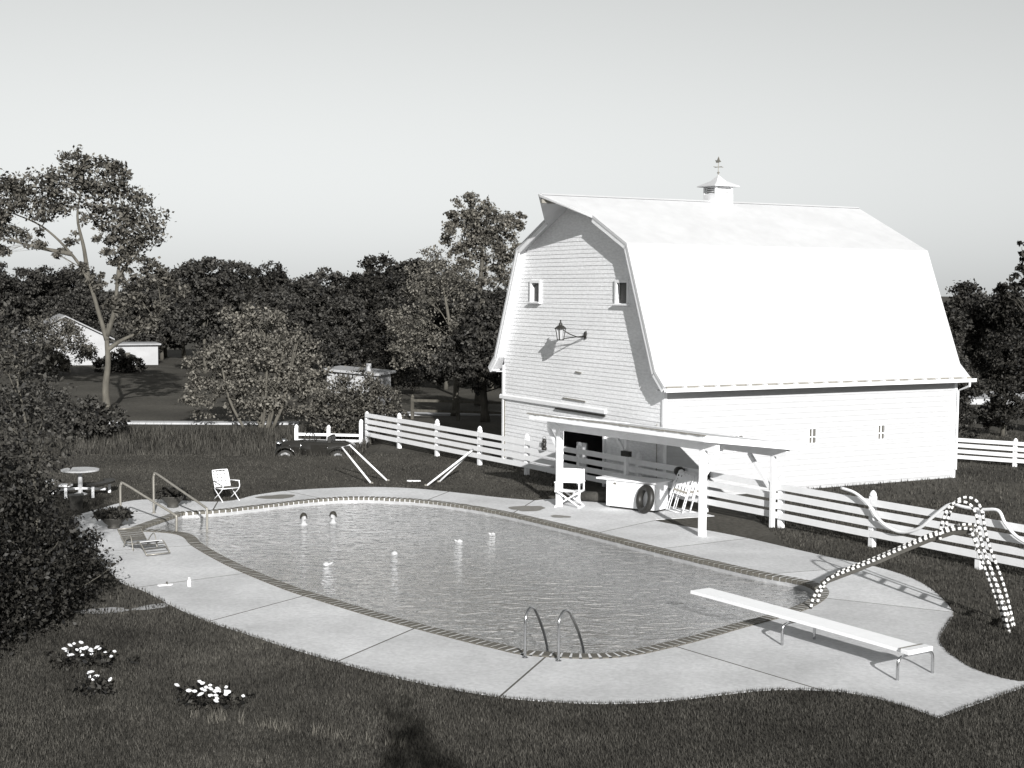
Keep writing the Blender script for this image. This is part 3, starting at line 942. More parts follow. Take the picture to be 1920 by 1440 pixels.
SLT, SLE, SLF = Vector((8.33, 25.05, 1.78)), Vector((5.78, 26.35, 0)), Vector((8.95, 24.66, 0))
sl = empty('pool_slide', tuple(SLF), 0, 'tall pool slide with black-and-white striped rails and ladder', 'pool slide')
ax = (SLE - SLT); ax.z = 0; ax.normalize(); sx_ = Vector((-ax.y, ax.x, 0))
rel = lambda p: tuple(Vector(p) - SLF)
for s in (-1, 1):
    off = sx_ * (.24 * s)
    L0 = (SLE - SLT); L0.z = 0; LL = L0.length
    pr = [(0, 1.80), (.10, 1.76), (.25, 1.58), (.40, 1.36), (.55, 1.13), (.70, .91), (.80, .77), (.88, .64), (.95, .42), (.985, .22), (1.0, .02)]
    striped_tube('chute_rail', [rel(SLT + ax * (LL * t) + off + Vector((0, 0, z - SLT.z))) for t, z in pr], .029, sl)
    # ladder stringer and raised hand rail
    striped_tube('ladder_stringer', [rel(SLF + off + Vector((0, 0, -.03))), rel(SLF.lerp(SLT, .5) + off + Vector((0, 0, .0))), rel(SLT + off + Vector((0, 0, .02)))], .029, sl)
    o2 = sx_ * (.30 * s)
    striped_tube('hand_rail', [rel(SLF + o2 + ax * -.02 + Vector((0, 0, -.03))), rel(SLF + o2 - ax * .0 + (SLT - SLF) * .42 + sx_ * (.02 * s) - ax * .10), rel(SLF + o2 + (SLT - SLF) * .85 - ax * .12),
                               rel(SLT + o2 - ax * .08 + Vector((0, 0, .34))), rel(SLT + o2 + ax * .12 + Vector((0, 0, .50))), rel(SLT + o2 + ax * .36 + Vector((0, 0, .40))), rel(SLT + o2 + ax * .50 + Vector((0, 0, .02))), rel(SLT + off + ax * .52 + Vector((0, 0, -.22)))], .026, sl)
for k in range(7):
    c = SLF.lerp(SLT, (k + .8) / 7.3)
    MB().box(rel(c), (.10, .5, .025), Matrix((-ax, -sx_, Vector((0, 0, 1)))).transposed()).build('step', 'chute', sl)
ch = MB(); prev = None
pr = [(0, 1.76), (.10, 1.72), (.25, 1.54), (.40, 1.32), (.55, 1.09), (.70, .87), (.80, .73), (.88, .62), (.94, .52)]
rows = []
for t, z in pr:
    b = SLT + ax * (LL * t); b.z = z
    rows.append([b + sx_ * -.23 + Vector((0, 0, .05)), b + sx_ * -.15 + Vector((0, 0, -.05)), b + sx_ * .15 + Vector((0, 0, -.05)), b + sx_ * .23 + Vector((0, 0, .05))])
vs = [rel(p) for r in rows for p in r] + [rel(p - Vector((0, 0, .02))) for r in rows for p in r]
nn = len(rows) * 4
fs = []
for i in range(len(rows) - 1):
    for k in range(3):
        a = i * 4 + k
        fs += [(a, a + 1, a + 5, a + 4), (nn + a, nn + a + 4, nn + a + 5, nn + a + 1)]
ch.add(vs, fs); ch.build('chute_bed', 'chute', sl)

# vacuum hose draped over the fence
hp = [(8.06, 33.4, 1.33), (8.31, 33.01, 1.26), (8.54, 32.65, 1.04), (8.68, 32.43, .78), (8.9, 32.09, .58), (9.12, 31.75, .55), (9.37, 31.37, .72), (9.56, 31.06, 1.02), (9.76, 30.75, 1.31), (9.88, 30.57, 1.38), (10.0, 30.36, 1.36), (10.25, 29.98, 1.36), (10.5, 29.6, 1.40), (10.60, 29.43, 1.16), (10.76, 29.17, .92), (11.0, 28.8, .8), (11.4, 28.2, .9)]
off = FENCE_N * .19
hose = MB().tube(arc([Vector(p) + off for p in hp], 6), .037, 10).build('vacuum_hose', 'tubewhite', None, smooth=True)
tag(hose, 'thick white pool hose hanging in loops along the board fence', 'hose')

# step hand rails at the shallow end
def step_rail(top, low, label, lowz):
    e = empty('step_rail', (top[0], top[1], .03), 0, label, 'hand rail', 'sloping hand rails at the pool steps')
    d = Vector((low[0] - top[0], low[1] - top[1], 0))
    p = [(0, 0, -.05), (0, 0, .5), (0, 0, .95), (d.x * .02, d.y * .02, 1.04), (d.x * .06, d.y * .06, 1.07), (d.x * .5, d.y * .5, .76), (d.x * .95, d.y * .95, .44), (d.x, d.y, .36), (d.x, d.y, .1), (d.x, d.y, lowz)]
    MB().tube(arc(p, 4), .03, 8).build('tube', 'galv', e, smooth=True)
    MB().lathe([(.065, 0), (.065, .012), (.035, .03)], 12).build('flange', 'galv', e)


step_rail((-9.5, 36.9), (-7.72, 35.22), 'grey sloping hand rail at the pool steps beside the far round planter', -.9)
step_rail((-9.85, 35.0), (-8.21, 34.03), 'grey sloping hand rail at the pool steps beside the near round planter', -.3)


# ---- leaves
def leaves(centres, sig, per, size, seed, flat=.75):
    """numpy leaf quads around centres -> V, F"""
    r = np.random.default_rng(seed)
    C = np.repeat(np.asarray(centres, float), per, 0)
    sg = np.repeat(np.broadcast_to(np.asarray(sig, float), (len(centres),)), per)
    P = C + r.normal(0, 1, C.shape) * sg[:, None] * np.array([1, 1, flat])
    n = len(P)
    a = r.normal(0, 1, (n, 3)); a /= np.linalg.norm(a, axis=1)[:, None]
    b = r.normal(0, 1, (n, 3)); b -= a * (a * b).sum(1)[:, None]; b /= np.linalg.norm(b, axis=1)[:, None]
    s = size * r.uniform(.35, 1.6, n)[:, None]
    V = np.stack([P - a * s, P - b * s * .55 + a * s * .1, P + a * s, P + b * s * .55 + a * s * .1], 1).reshape(-1, 3)
    return V, np.arange(n * 4).reshape(-1, 4)


def potted(name, loc, r, h, lr, label, seed):
    e = empty(name, loc, 0, label, 'planter', 'round planters at the pool steps')
    MB().lathe([(r * .45, 0), (r * .5, .03), (r * .4, .06), (r * .75, h * .6), (r, h), (r * 1.05, h + .02), (r * .9, h + .02), (r * .85, h - .02)], 18).build('bowl', 'pot', e, smooth=True)
    rr = np.random.default_rng(seed)
    a = rr.uniform(0, 6.28, 60); q = np.sqrt(rr.uniform(0, 1, 60)) * lr
    C = np.column_stack([np.cos(a) * q, np.sin(a) * q, h + .08 + (lr * lr - q * q) * .8 * rr.uniform(.1, 1, 60)])
    V, F = leaves(C, .06, 26, .045, seed)
    o = raw('foliage', V, F, 'leaf_black', e); o['kind'] = 'stuff'


potted('planter_bowl', (-9.25, 37.95, .03), .32, .30, .36, 'dark round planter bowl of foliage at the far end of the pool steps', 11)
potted('planter_bowl', (-9.9, 34.55, .03), .32, .26, .42, 'dark round planter bowl of foliage at the near end of the pool steps', 12)


# ---- chairs
def lawn_chair(loc, rz, label):
    e = empty('lawn_chair', loc, rz, label, 'chair')
    W2 = .26
    for s in (-1, 1):
        y = s * W2
        MB().tube(arc([(-.28, y, .0), (.25, y, .36), (.26, y, .56)], 4), .013, 7).build('leg', 'tubewhite', e, True)
        MB().tube(arc([(.28, y, .0), (-.22, y, .34)], 4), .013, 7).build('leg', 'tubewhite', e, True)
        MB().tube([(-.26, y, .54), (.28, y, .57)], .016, 7).build('armrest', 'tubewhite', e, True)
    MB().tube(arc([(-.20, -W2 + .02, .33), (-.36, -W2 + .02, .78), (-.38, -W2 + .09, .83), (-.38, W2 - .09, .83), (-.36, W2 - .02, .78), (-.20, W2 - .02, .33)], 4), .014, 7).build('back_frame', 'tubewhite', e, True)
    MB().tube([(-.2, -W2 + .02, .34), (.24, -W2 + .02, .37), (.24, W2 - .02, .37), (-.2, W2 - .02, .34)], .014, 7).build('seat_frame', 'tubewhite', e, True)
    b0, b1 = Vector((-.205, 0, .36)), Vector((-.375, 0, .80))
    for k in range(5):
        p = b0.lerp(b1, (k + .5) / 5)
        MB().box(p + Vector((.008, 0, 0)), (.008, .44, .062), Matrix.Rotation(R(-21), 3, 'Y')).build('webbing_strap', 'canvas', e)
    for k in range(4):
        y = -.17 + k * .113
        MB().bar(b0 + Vector((.018, y, 0)), b1 + Vector((.018, y, 0)), .07, .006, up=(1, 0, 0)).build('webbing_strap', 'canvas', e)
        MB().box((.02, y, .372), (.44, .07, .006)).build('webbing_strap', 'web_dark' if k % 2 else 'canvas', e)
    for k in range(4):
        MB().box((-.14 + k * .11, 0, .380), (.062, .44, .006)).build('webbing_strap', 'web_dark', e)
    return e


lawn_chair((-8.05, 39.25, .03), R(-50), 'webbed folding lawn chair at the far edge of the deck by the steps')

dc = empty('director_chair', (1.62, 38.5, .03), R(-108), 'white canvas director chair with crossed legs under the shelter edge', 'chair')
dc.scale = (1.1, 1.12, 1.0)
for s in (-1, 1):
    y = s * .30
    MB().box((.0, y, .70), (.56, .05, .03)).build('armrest', 'tubewhite', dc)
    MB().box((.22, y, .57), (.035, .035, .24)).build('arm_post', 'tubewhite', dc)
    MB().box((-.22, y, .74), (.035, .035, .60)).build('back_post', 'tubewhite', dc)
    MB().box((.0, y, .45), (.52, .035, .045)).build('side_rail', 'tubewhite', dc)
    MB().box((.0, y, .02), (.52, .05, .04)).build('foot_rail', 'tubewhite', dc)
for x in (-.2, .2):
    for s in (-1, 1):
        MB().bar((x + s * .02, -.29 * s, .04), (x + s * .02, .29 * s, .45), .03, .035).build('crossed_leg', 'tubewhite', dc)
MB().add([(-.24, -.29, .455), (.24, -.29, .455), (.24, .0, .43), (-.24, 0, .43), (.24, .29, .455), (-.24, .29, .455)], [(0, 1, 2, 3), (3, 2, 4, 5)]).build('seat', 'canvas', dc)
bk = MB()
for k in range(6):
    y0, y1 = -.31 + .62 * k / 6, -.31 + .62 * (k + 1) / 6
    c0, c1 = -.24 - .05 * math.cos(y0 / .31 * 1.57), -.24 - .05 * math.cos(y1 / .31 * 1.57)
    bk.add([(c0, y0, .62), (c1, y1, .62), (c1, y1, 1.03), (c0, y0, 1.03), (c0 - .01, y0, .62), (c1 - .01, y1, .62), (c1 - .01, y1, 1.03), (c0 - .01, y0, 1.03)], [(0, 1, 2, 3), (5, 4, 7, 6), (3, 2, 6, 7), (0, 4, 5, 1)])
bk.build('back_canvas', 'canvas', dc)

# storage chest
ce = empty('storage_chest', (3.45, 38.15, .03), math.atan2(-.6, .79), 'white storage chest with an overhanging lid under the shelter', 'chest')
MB().box((0, 0, .42), (1.60, .66, .72)).build('body', 'white', ce, bevel=.02)
MB().box((0, .02, .03), (1.45, .54, .06)).build('plinth', 'dark', ce)
MB().box((-.12, .02, .81), (1.95, .84, .05)).build('lid', 'white', ce, bevel=.012)
for x in (-.5, .5):
    MB().box((x, -.34, .70), (.08, .03, .05)).build('hinge', 'galv', ce)

# inner tube leaning on the chest
me = MB(); nu, nv, Rr, rr_ = 40, 14, .30, .095
vs = [((Rr + rr_ * math.cos(b)) * math.cos(a), (Rr + rr_ * math.cos(b)) * math.sin(a), rr_ * math.sin(b)) for a in [2 * math.pi * i / nu for i in range(nu)] for b in [2 * math.pi * j / nv for j in range(nv)]]
me.add(vs, [(i * nv + j, ((i + 1) % nu) * nv + j, ((i + 1) % nu) * nv + (j + 1) % nv, i * nv + (j + 1) % nv) for i in range(nu) for j in range(nv)])
tube = me.build('inner_tube', 'black', None, smooth=True)
tube.matrix_world = Matrix.Translation((3.60, 37.36, .425)) @ Matrix.Rotation(math.atan2(-.6, .79) - R(28), 4, 'Z') @ Matrix.Rotation(R(80), 4, 'X')
tag(tube, 'black rubber inner tube leaning against the white chest', 'inner tube')

# rolled rug behind the director chair
rg = empty('rolled_rug', (2.05, 39.5, .03), R(-20), 'rolled dark rug with a pale end lying behind the director chair', 'rug')
MB().tube([(-.05, 0, .15), (1.1, 0, .15)], .145, 18).build('roll', 'rug', rg, True)
MB().tube([(-.28, 0, .15), (-.05, 0, .15)], .15, 18).build('pale_end', 'canvas', rg, True)


# folded chairs leaning in a stack
def folded(loc, rz, tilt, label):
    e = empty('folded_chair', loc, 0, label, 'chair', 'folded lawn chairs leaning behind the shelter post')
    e.rotation_euler = (R(-tilt), R(11), rz)
    for s in (-1, 1):
        x = s * .25
        MB().tube(arc([(x, 0, 0), (x, 0, .5), (x, 0, 1.0), (x - s * .06, 0, 1.08)], 3), .016, 7).build('leg', 'tubewhite', e, True)
        MB().tube([(x - s * .04, .05, .02), (x - s * .03, .04, .9)], .015, 7).build('leg', 'tubewhite', e, True)
        MB().box((x, -.035, .62), (.045, .05, .42)).build('armrest', 'tubewhite', e)
    for z in (.02, .5, 1.08):
        MB().tube([(-.23, 0 if z < 1 else 0, z), (.23, 0, z)], .015, 7).build('cross_tube', 'tubewhite', e, True)
    for k in range(4):
        MB().box((-.15 + k * .10, -.02, .78), (.065, .008, .56)).build('webbing_strap', 'canvas', e)
    for k in range(3):
        MB().box((0, -.028, .60 + k * .17), (.44, .008, .06)).build('webbing_strap', 'grey' if k == 0 else 'canvas', e)


folded((4.42, 37.62, .03), R(-38), 14, 'folded webbed chair at the front of the leaning stack, next to the inner tube')
folded((4.62, 37.72, .03), R(-34), 12, 'folded webbed chair in the middle of the leaning stack')
folded((4.86, 37.66, .03), R(-30), 13, 'folded webbed chair leaning closest to the near shelter post')


# lanterns on the fence
def fence_lantern(t, label, z0=.96):
    p = FENCE_O + FENCE_D * t + FENCE_N * .16
    e = empty('post_lantern', (p.x, p.y, z0), R(30), label, 'lantern', 'black barn lanterns hung on the fence')
    MB().lathe([(.07, 0), (.085, .02), (.085, .08), (.05, .10)], 14).build('fuel_base', 'dark', e, True)
    MB().lathe([(.05, .10), (.068, .15), (.062, .22), (.045, .26)], 14).build('globe', 'black', e, True)
    MB().lathe([(.05, .26), (.075, .28), (.05, .32), (.045, .36), (.02, .37)], 14).build('chimney_cap', 'dark', e, True)
    mb = MB()
    for s in (-1, 1):
        mb.tube(arc([(s * .075, 0, .03), (s * .095, 0, .16), (s * .06, 0, .31)], 3), .010, 6)
    mb.build('side_tube', 'dark', e)
    MB().tube(arc([(-.075, 0, .28), (-.06, 0, .40), (0, 0, .44), (.06, 0, .40), (.075, 0, .28)], 4), .006, 5).build('bail_handle', 'dark', e)


fence_lantern(10.56, 'black barn lantern on the fence near the barn doorway')
fence_lantern(2.70, 'black barn lantern on the fence just beyond the near shelter post')
fp = FENCE_O + FENCE_D * 3.75 + FENCE_N * .25
sp = empty('spot_lamp', (fp.x, fp.y, 1.05), R(-80), 'black spot lamp with a white lens above the folded chairs', 'lamp')
MB().tube([(-.25, 0, .0), (-.12, 0, .0), (.05, 0, .0), (.16, 0, 0)], [.07, .13, .15, .12], 16).build('housing', 'dark', sp, True)
MB().lathe([(.085, .16), (.07, .18), (.03, .19)], 14).build('lens', 'lens', sp)
sp.children[-1].rotation_euler = (0, R(90), 0)
MB().box((-.1, 0, -.2), (.04, .05, .3)).build('arm', 'dark', sp)

# collapsed lounge chair on the near deck
lo = empty('folding_lounger', (-8.45, 31.75, .03), math.atan2(-2.4, 1.7), 'low folding lounge chair with dark webbing', 'lounge chair')
for s in (-1, 1):
    y = s * .27
    MB().tube(arc([(-.85, y, .36), (-.45, y, .14), (-.30, y, .12)], 4), .014, 7).build('back_tube', 'galv', lo, True)
    MB().tube(arc([(-.30, y, .12), (.20, y, .17), (.55, y, .27), (1.0, y, .05)], 5), .014, 7).build('seat_tube', 'galv', lo, True)
    MB().tube(arc([(-.42, y * 1.05, .02), (-.28, y * 1.05, .20), (.02, y * 1.05, .34), (.20, y * 1.05, .02)], 5), .012, 7).build('leg', 'galv', lo, True)
MB().tube([(-.85, -.27, .36), (-.85, .27, .36)], .014, 7).build('end_tube', 'galv', lo, True)
MB().tube([(1.0, -.27, .05), (1.0, .27, .05)], .014, 7).build('end_tube', 'galv', lo, True)
for k in range(6):
    t = (k + .5) / 6
    MB().box((-.83 + .40 * t, 0, .35 - .21 * t), (.055, .54, .008), Matrix.Rotation(R(28), 3, 'Y')).build('webbing_strap', 'web_dark', lo)
for k in range(9):
    x = -.24 + k * .13
    zz = float(np.interp(x, [-.3, .2, .55, 1.0], [.125, .175, .275, .055]))
    MB().box((x, 0, zz), (.08, .54, .008)).build('webbing_strap', 'web_dark' if k % 3 else 'canvas', lo)

# small bottle and dish on the deck
bt = empty('lotion_bottle', (-6.45, 27.75, .032), 0, 'small white bottle standing on the near deck', 'bottle')
MB().lathe([(.035, 0), (.04, .01), (.04, .12), (.02, .15)], 12).build('body', 'tubewhite', bt, True)
MB().lathe([(.02, .15), (.022, .155), (.022, .185), (.018, .19)], 10).build('cap', 'canvas', bt)
sd_ = empty('beach_sandal', (-6.95, 27.85, .032), R(25), 'flat pale sandal lying on the near deck beside the bottle', 'sandal')
MB().prism([(-.14, -.045, 0), (-.02, -.035, 0), (.1, -.05, 0), (.145, 0, 0), (.1, .05, 0), (-.02, .04, 0), (-.14, .045, 0), (-.16, 0, 0)], (0, 0, .025)).build('sole', 'canvas', sd_)
MB().tube(arc([(.02, -.05, .02), (.03, -.03, .06), (.03, .03, .06), (.02, .05, .02)], 4), .012, 6).build('strap', 'web_dark', sd_)

# round patio table with curved benches
pt = empty('patio_table', (-12.5, 40.3, 0), R(15), 'round white pedestal patio table with curved benches on the lawn', 'table')
MB().lathe([(.50, .70), (.54, .71), (.54, .75), (.50, .76)], 28).build('table_top', 'float', pt)
MB().lathe([(.20, 0), (.20, .04), (.07, .08), (.06, .66), (.16, .70)], 16).build('pedestal', 'float', pt)


def bench_arc(a0, a1, m, nm, r0=.68, r1=.98):
    mb = MB(); n = 10
    vs = []
    for k in range(n + 1):
        a = a0 + (a1 - a0) * k / n
        for r, z in ((r0, .42), (r1, .42), (r1, .37), (r0, .37)):
            vs.append((r * math.cos(a), r * math.sin(a), z))
    fs = [(k * 4 + j, k * 4 + (j + 1) % 4, k * 4 + 4 + (j + 1) % 4, k * 4 + 4 + j) for k in range(n) for j in range(4)]
    mb.add(vs, fs + [(0, 1, 2, 3), (n * 4 + 3, n * 4 + 2, n * 4 + 1, n * 4)])
    b = mb.build(nm, m, pt)
    for a in (a0 + .2, a1 - .2):
        MB().box(((r0 + r1) / 2 * math.cos(a), (r0 + r1) / 2 * math.sin(a), .185), (.08, .08, .37)).build('bench_leg', 'white', b)
    MB().bar((.05 * math.cos((a0 + a1) / 2), .05 * math.sin((a0 + a1) / 2), .2), (r1 * .8 * math.cos((a0 + a1) / 2), r1 * .8 * math.sin((a0 + a1) / 2), .2), .05, .06).build('bench_arm', 'white', b)


bench_arc(R(150), R(255), 'white', 'bench'); bench_arc(R(-75), R(25), 'dark', 'bench')  # second bench has its shade put into a dark colour
bn = empty('waste_bin', (-11.75, 37.5, 0), R(20), 'dark square bin at the lawn edge by the patio table', 'bin')
MB().add([(-.15, -.15, 0), (.15, -.15, 0), (.15, .15, 0), (-.15, .15, 0), (-.18, -.18, .40), (.18, -.18, .40), (.18, .18, .40), (-.18, .18, .40)], [(0, 3, 2, 1), (0, 1, 5, 4), (1, 2, 6, 5), (2, 3, 7, 6), (3, 0, 4, 7)]).build('bin_body', 'dark', bn)
MB().box((0, 0, .415), (.40, .40, .03)).build('rim_lid', 'dark', bn)


# white U frames on the far lawn
def uframe(f0, t0, t1, f1, label):
    e = empty('tube_frame', (f0[0], f0[1], 0), 0, label, 'tube frame', 'leaning white tube frames on the far lawn')
    o = Vector((f0[0], f0[1], 0))
    p = [Vector(f0), Vector(f0).lerp(Vector(t0), .5), Vector(t0), Vector(t1), Vector(f1).lerp(Vector(t1), .5), Vector(f1)]
    MB().tube([q - o for q in p], .032, 8).build('bent_tube', 'tubewhite', e, True)
    for f in (f0, f1):
        MB().lathe([(.05, 0), (.05, .05), (.035, .07)], 10, (f[0] - o.x, f[1] - o.y, 0)).build('ground_socket', 'galv', e)


uframe((-4.31, 42.93, .0), (-5.28, 43.3, 1.10), (-5.08, 43.6, 1.14), (-3.86, 43.55, 0), 'leaning white tube frame in front of the round shrub')
uframe((-2.62, 42.53, .0), (-1.28, 42.95, 1.02), (-1.20, 43.35, 1.05), (-2.28, 43.38, 0), 'leaning white tube frame in front of the board fence')
MB_ = MB().box((-3.05, 43.5, .03), (.42, .08, .05)); tag(MB_.build('white_plank', 'white'), 'short white plank lying on the lawn between the tube frames', 'plank')

# floats on the water
for k, (x, y, lb) in enumerate(((-4.1, 30.75, 'white float on the water nearest the deck with the lounger'), (-2.7, 32.1, 'second white float along the line from the near deck'),
                                (-1.25, 33.7, 'third white float along the line from the near deck'), (-.45, 34.8, 'small white float farthest out, toward the far coping'))):
    s = .66 if k < 3 else .5
    e = empty('pool_float', (x, y, -.13), .6 + k, lb, 'float', 'white floats drifting on the pool')
    MB().lathe([(.01, -.12 * s), (.10 * s, -.06 * s), (.13 * s, .02 * s), (.10 * s, .09 * s), (.03 * s, .13 * s), (.01, .135 * s)], 16).build('body', 'float', e, True)
    MB().tube([(.08 * s, 0, .02), (.2 * s, 0, .05), (.26 * s, 0, .07)], [.05 * s, .03 * s, .008], 8).build('spout', 'float', e, True)


# ---- swimmers
def swimmer(loc, rz, label, seed):
    sk = [((0, 0, -.55), .115, -1), ((0, 0, -.35), .105, 0), ((0, 0, -.14), .12, 1), ((0, 0, .0), .085, 2), ((0, 0, .06), .048, 3), ((0, .005, .13), .072, 4), ((0, -.005, .20), .088, 5), ((0, .0, .27), .070, 6)]
    sk += [((0, -.095, .185), .014, 6)]                                       # nose
    for s in (-1, 1):
        i = len(sk)
        sk += [((s * .15, 0, -.06), .055, 3), ((s * .30, -.10, -.10), .042, i), ((s * .40, -.26, -.06), .034, i + 1), ((s * .44, -.36, -.05), .030, i + 2)]
        h = i + 3
        for fx, fl, ft in ((-.03, .075, 0), (-.01, .09, 0), (.01, .085, 0), (.03, .07, 0)):
            sk.append(((s * .44 + fx, -.36 - fl, -.055), .009, h))
        sk.append(((s * .44 - s * .055, -.38, -.05), .010, h))
        j = len(sk)
        sk += [((s * .08, 0, -.66), .075, 0), ((s * .10, -.03, -.92), .055, j), ((s * .10, .03, -1.14), .035, j + 1), ((s * .10, -.10, -1.18), .03, j + 2)]
    me = bpy.data.meshes.new('person')
    me.from_pydata([Vector(p) for p, _, _ in sk], [(i, q[2]) for i, q in enumerate(sk) if q[2] >= 0], [])
    o = bpy.data.objects.new('person', me); col.objects.link(o)
    mod = o.modifiers.new('skin', 'SKIN'); mod.use_smooth_shade = True
    if not me.skin_vertices:
        bpy.context.view_layer.update()
    for i, q in enumerate(sk):
        me.skin_vertices[0].data[i].radius = (q[1], q[1])
        me.skin_vertices[0].data[i].use_root = (i == 0)
    s2 = o.modifiers.new('sub', 'SUBSURF'); s2.levels = 2; s2.render_levels = 2
    me.materials.append(M['skin'])
    o.location = loc; o.rotation_euler = (0, 0, rz)
    tag(o, label, 'person', 'swimmers at the far side of the pool')
    hm = MB(); n, mrow = 16, 8
    vs, fs = [], []
    for i in range(mrow + 1):
        th = math.pi * .62 * i / mrow
        for k in range(n):
            a = 2 * math.pi * k / n
            front = max(0, -math.sin(a))
            t2 = th * (1 - .42 * front)
            rr_ = 1.0 + .03 * math.sin(5 * a + seed)
            vs.append((.098 * rr_ * math.sin(t2) * math.cos(a), .012 + .105 * rr_ * math.sin(t2) * math.sin(a), .205 + .125 * math.cos(t2)))
    for i in range(mrow):
        for k in range(n):
            fs.append((i * n + k, i * n + (k + 1) % n, (i + 1) * n + (k + 1) % n, (i + 1) * n + k))
    hm.add(vs, fs); hm.build('hair', 'hair', o, True)
    for s in (-1, 1):
        MB().lathe([(.001, -.012), (.011, 0), (.001, .012)], 8, (s * .032, -.078, .205)).build('eye', 'hair', o, True)
    MB().box((0, -.082, .145), (.045, .012, .010)).build('mouth', 'hair', o)
    return o


swimmer((-5.38, 36.0, -.115), R(25), 'dark-haired swimmer in the water, the one closer to the pool steps', 1)
swimmer((-4.66, 36.3, -.115), R(-15), 'dark-haired swimmer in the water, the one farther from the pool steps', 2)

# ------------------------------------------------------------------ vintage car behind the lawn edge
car = empty('vintage_car', (-7.35, 52.6, -.62), R(176), 'black open vintage car with whitewall tyres behind the lawn edge', 'car')


def loft(secs, name, m, parent, smooth=True):
    """secs: list of closed rings of equal length"""
    n = len(secs[0]); vs = [v for s in secs for v in s]; fs = []
    for i in range(len(secs) - 1):
        for k in range(n):
            fs.append((i * n + k, i * n + (k + 1) % n, (i + 1) * n + (k + 1) % n, (i + 1) * n + k))
    fs.append(tuple(range(n))[::-1]); fs.append(tuple(range((len(secs) - 1) * n, len(secs) * n)))
    return MB().add(vs, fs).build(name, m, parent, smooth)


def ring(x, hw, z0, z1, p=.35):
    pts = []
    for k in range(12):
        a = 2 * math.pi * k / 12
        c, s = math.cos(a), math.sin(a)
        pts.append((x, hw * math.copysign(abs(c) ** p, c), (z0 + z1) / 2 + (z1 - z0) / 2 * math.copysign(abs(s) ** p, s)))
    return pts


loft([ring(1.48, .25, .40, .80), ring(1.45, .28, .35, .86), ring(.60, .36, .33, .94), ring(.50, .40, .33, .95)], 'bonnet', 'car', car)
loft([ring(.50, .50, .33, .93), ring(.2, .56, .30, .94), ring(-.5, .58, .30, .92), ring(-1.0, .55, .32, .92), ring(-1.35, .42, .42, .82), ring(-1.5, .25, .5, .7)], 'body', 'car', car)
MB().box((1.50, 0, .60), (.03, .46, .44)).build('radiator_grille', 'chrome', car)
for s in (-1, 1):
    for x in (1.05, -.95):
        w = MB().tube([(x, s * .60, .31), (x, s * .74, .31)], .31, 22).build('wheel', 'black', car, False)
        MB().tube([(x, s * .735, .31), (x, s * .752, .31)], .225, 20).build('whitewall', 'tyre_white', w, False)
        MB().tube([(x, s * .74, .31), (x, s * .758, .31)], .155, 20).build('rim', 'black', w, False)
        MB().tube([(x, s * .74, .31), (x, s * .768, .31)], .09, 16).build('hub_cap', 'chrome', w, False)
        secs = []
        for k in range(9):
            a = R(-10 + 200 * k / 8)
            cx, cz = x + .40 * math.cos(a), .33 + .38 * math.sin(a)
            t = Vector((math.cos(a), 0, math.sin(a)))
            y0, y1 = s * .52, s * .78
            secs.append([(cx, y0, cz), (cx, y1, cz), (cx + t.x * .05, (y0 * .3 + y1 * .7), cz + t.z * .05), (cx + t.x * .06, (y0 + y1) / 2, cz + t.z * .06), (cx + t.x * .05, y0 * .8 + y1 * .2, cz + t.z * .05)])
        loft(secs, 'fender', 'car', car)
    MB().lathe([(.03, -.14), (.09, -.05), (.105, .02), (.09, .05), (.02, .065)], 14).build('headlight', 'chrome', car, True)
    h_ = [c for c in bpy.data.objects if c.name.startswith('headlight')][-1]
    h_.rotation_euler = (0, R(90), 0); h_.location = (1.38, s * .45, .84)
    MB().box((-.02, s * .63, .30), (1.15, .26, .04)).build('running_board', 'car', car)
    MB().box((-.2, s * .585, .62), (.62, .015, .40)).build('door', 'car', car)
    MB().box((-.42, s * .60, .70), (.12, .02, .02)).build('door_handle', 'chrome', car)
wh = MB(); 
wh.tube([(0, .17 * math.cos(a), .17 * math.sin(a)) for a in [2 * math.pi * k / 20 for k in range(21)]], .015, 6)
for k in range(3):
    a = k * 2.094; wh.bar((0, 0, 0), (0, .17 * math.cos(a), .17 * math.sin(a)), .015, .015)
wh.bar((0, 0, 0), (.4, 0, -.02), .025, .025)
so = wh.build('steering_wheel', 'black', car); so.location = (.05, .22, 1.08); so.rotation_euler = (0, R(25), 0)
ws = MB().tube([(.42, -.45, .93), (.32, -.43, 1.22), (.32, .43, 1.22), (.42, .45, .93)], .015, 6).build('windscreen_frame', 'dark', car)
MB().box((-.55, 0, .95), (.14, .95, .34)).build('seat_back', 'black', car, bevel=.03)

# ------------------------------------------------------------------ far houses, road
rd = MB().prism([(-40, 61.0, 0), (-12.0, 61.4, 0), (-9.5, 61.5, 0), (-9.5, 62.3, 0), (-12.0, 62.2, 0), (-40, 61.8, 0)], (0, 0, .10))
tag(rd.build('road', 'road'), kind='structure')
rd = MB().prism([(-7.5, 66.2, 0), (1.5, 67.2, 0), (1.5, 68.4, 0), (-7.5, 67.4, 0)], (0, 0, .10))
tag(rd.build('road', 'road'), kind='structure')
rd = MB().prism([(22, 76, 0), (60, 70, 0), (62, 78, 0), (23, 82, 0)], (0, 0, .30))
tag(rd.build('field_track', 'road'), kind='structure')

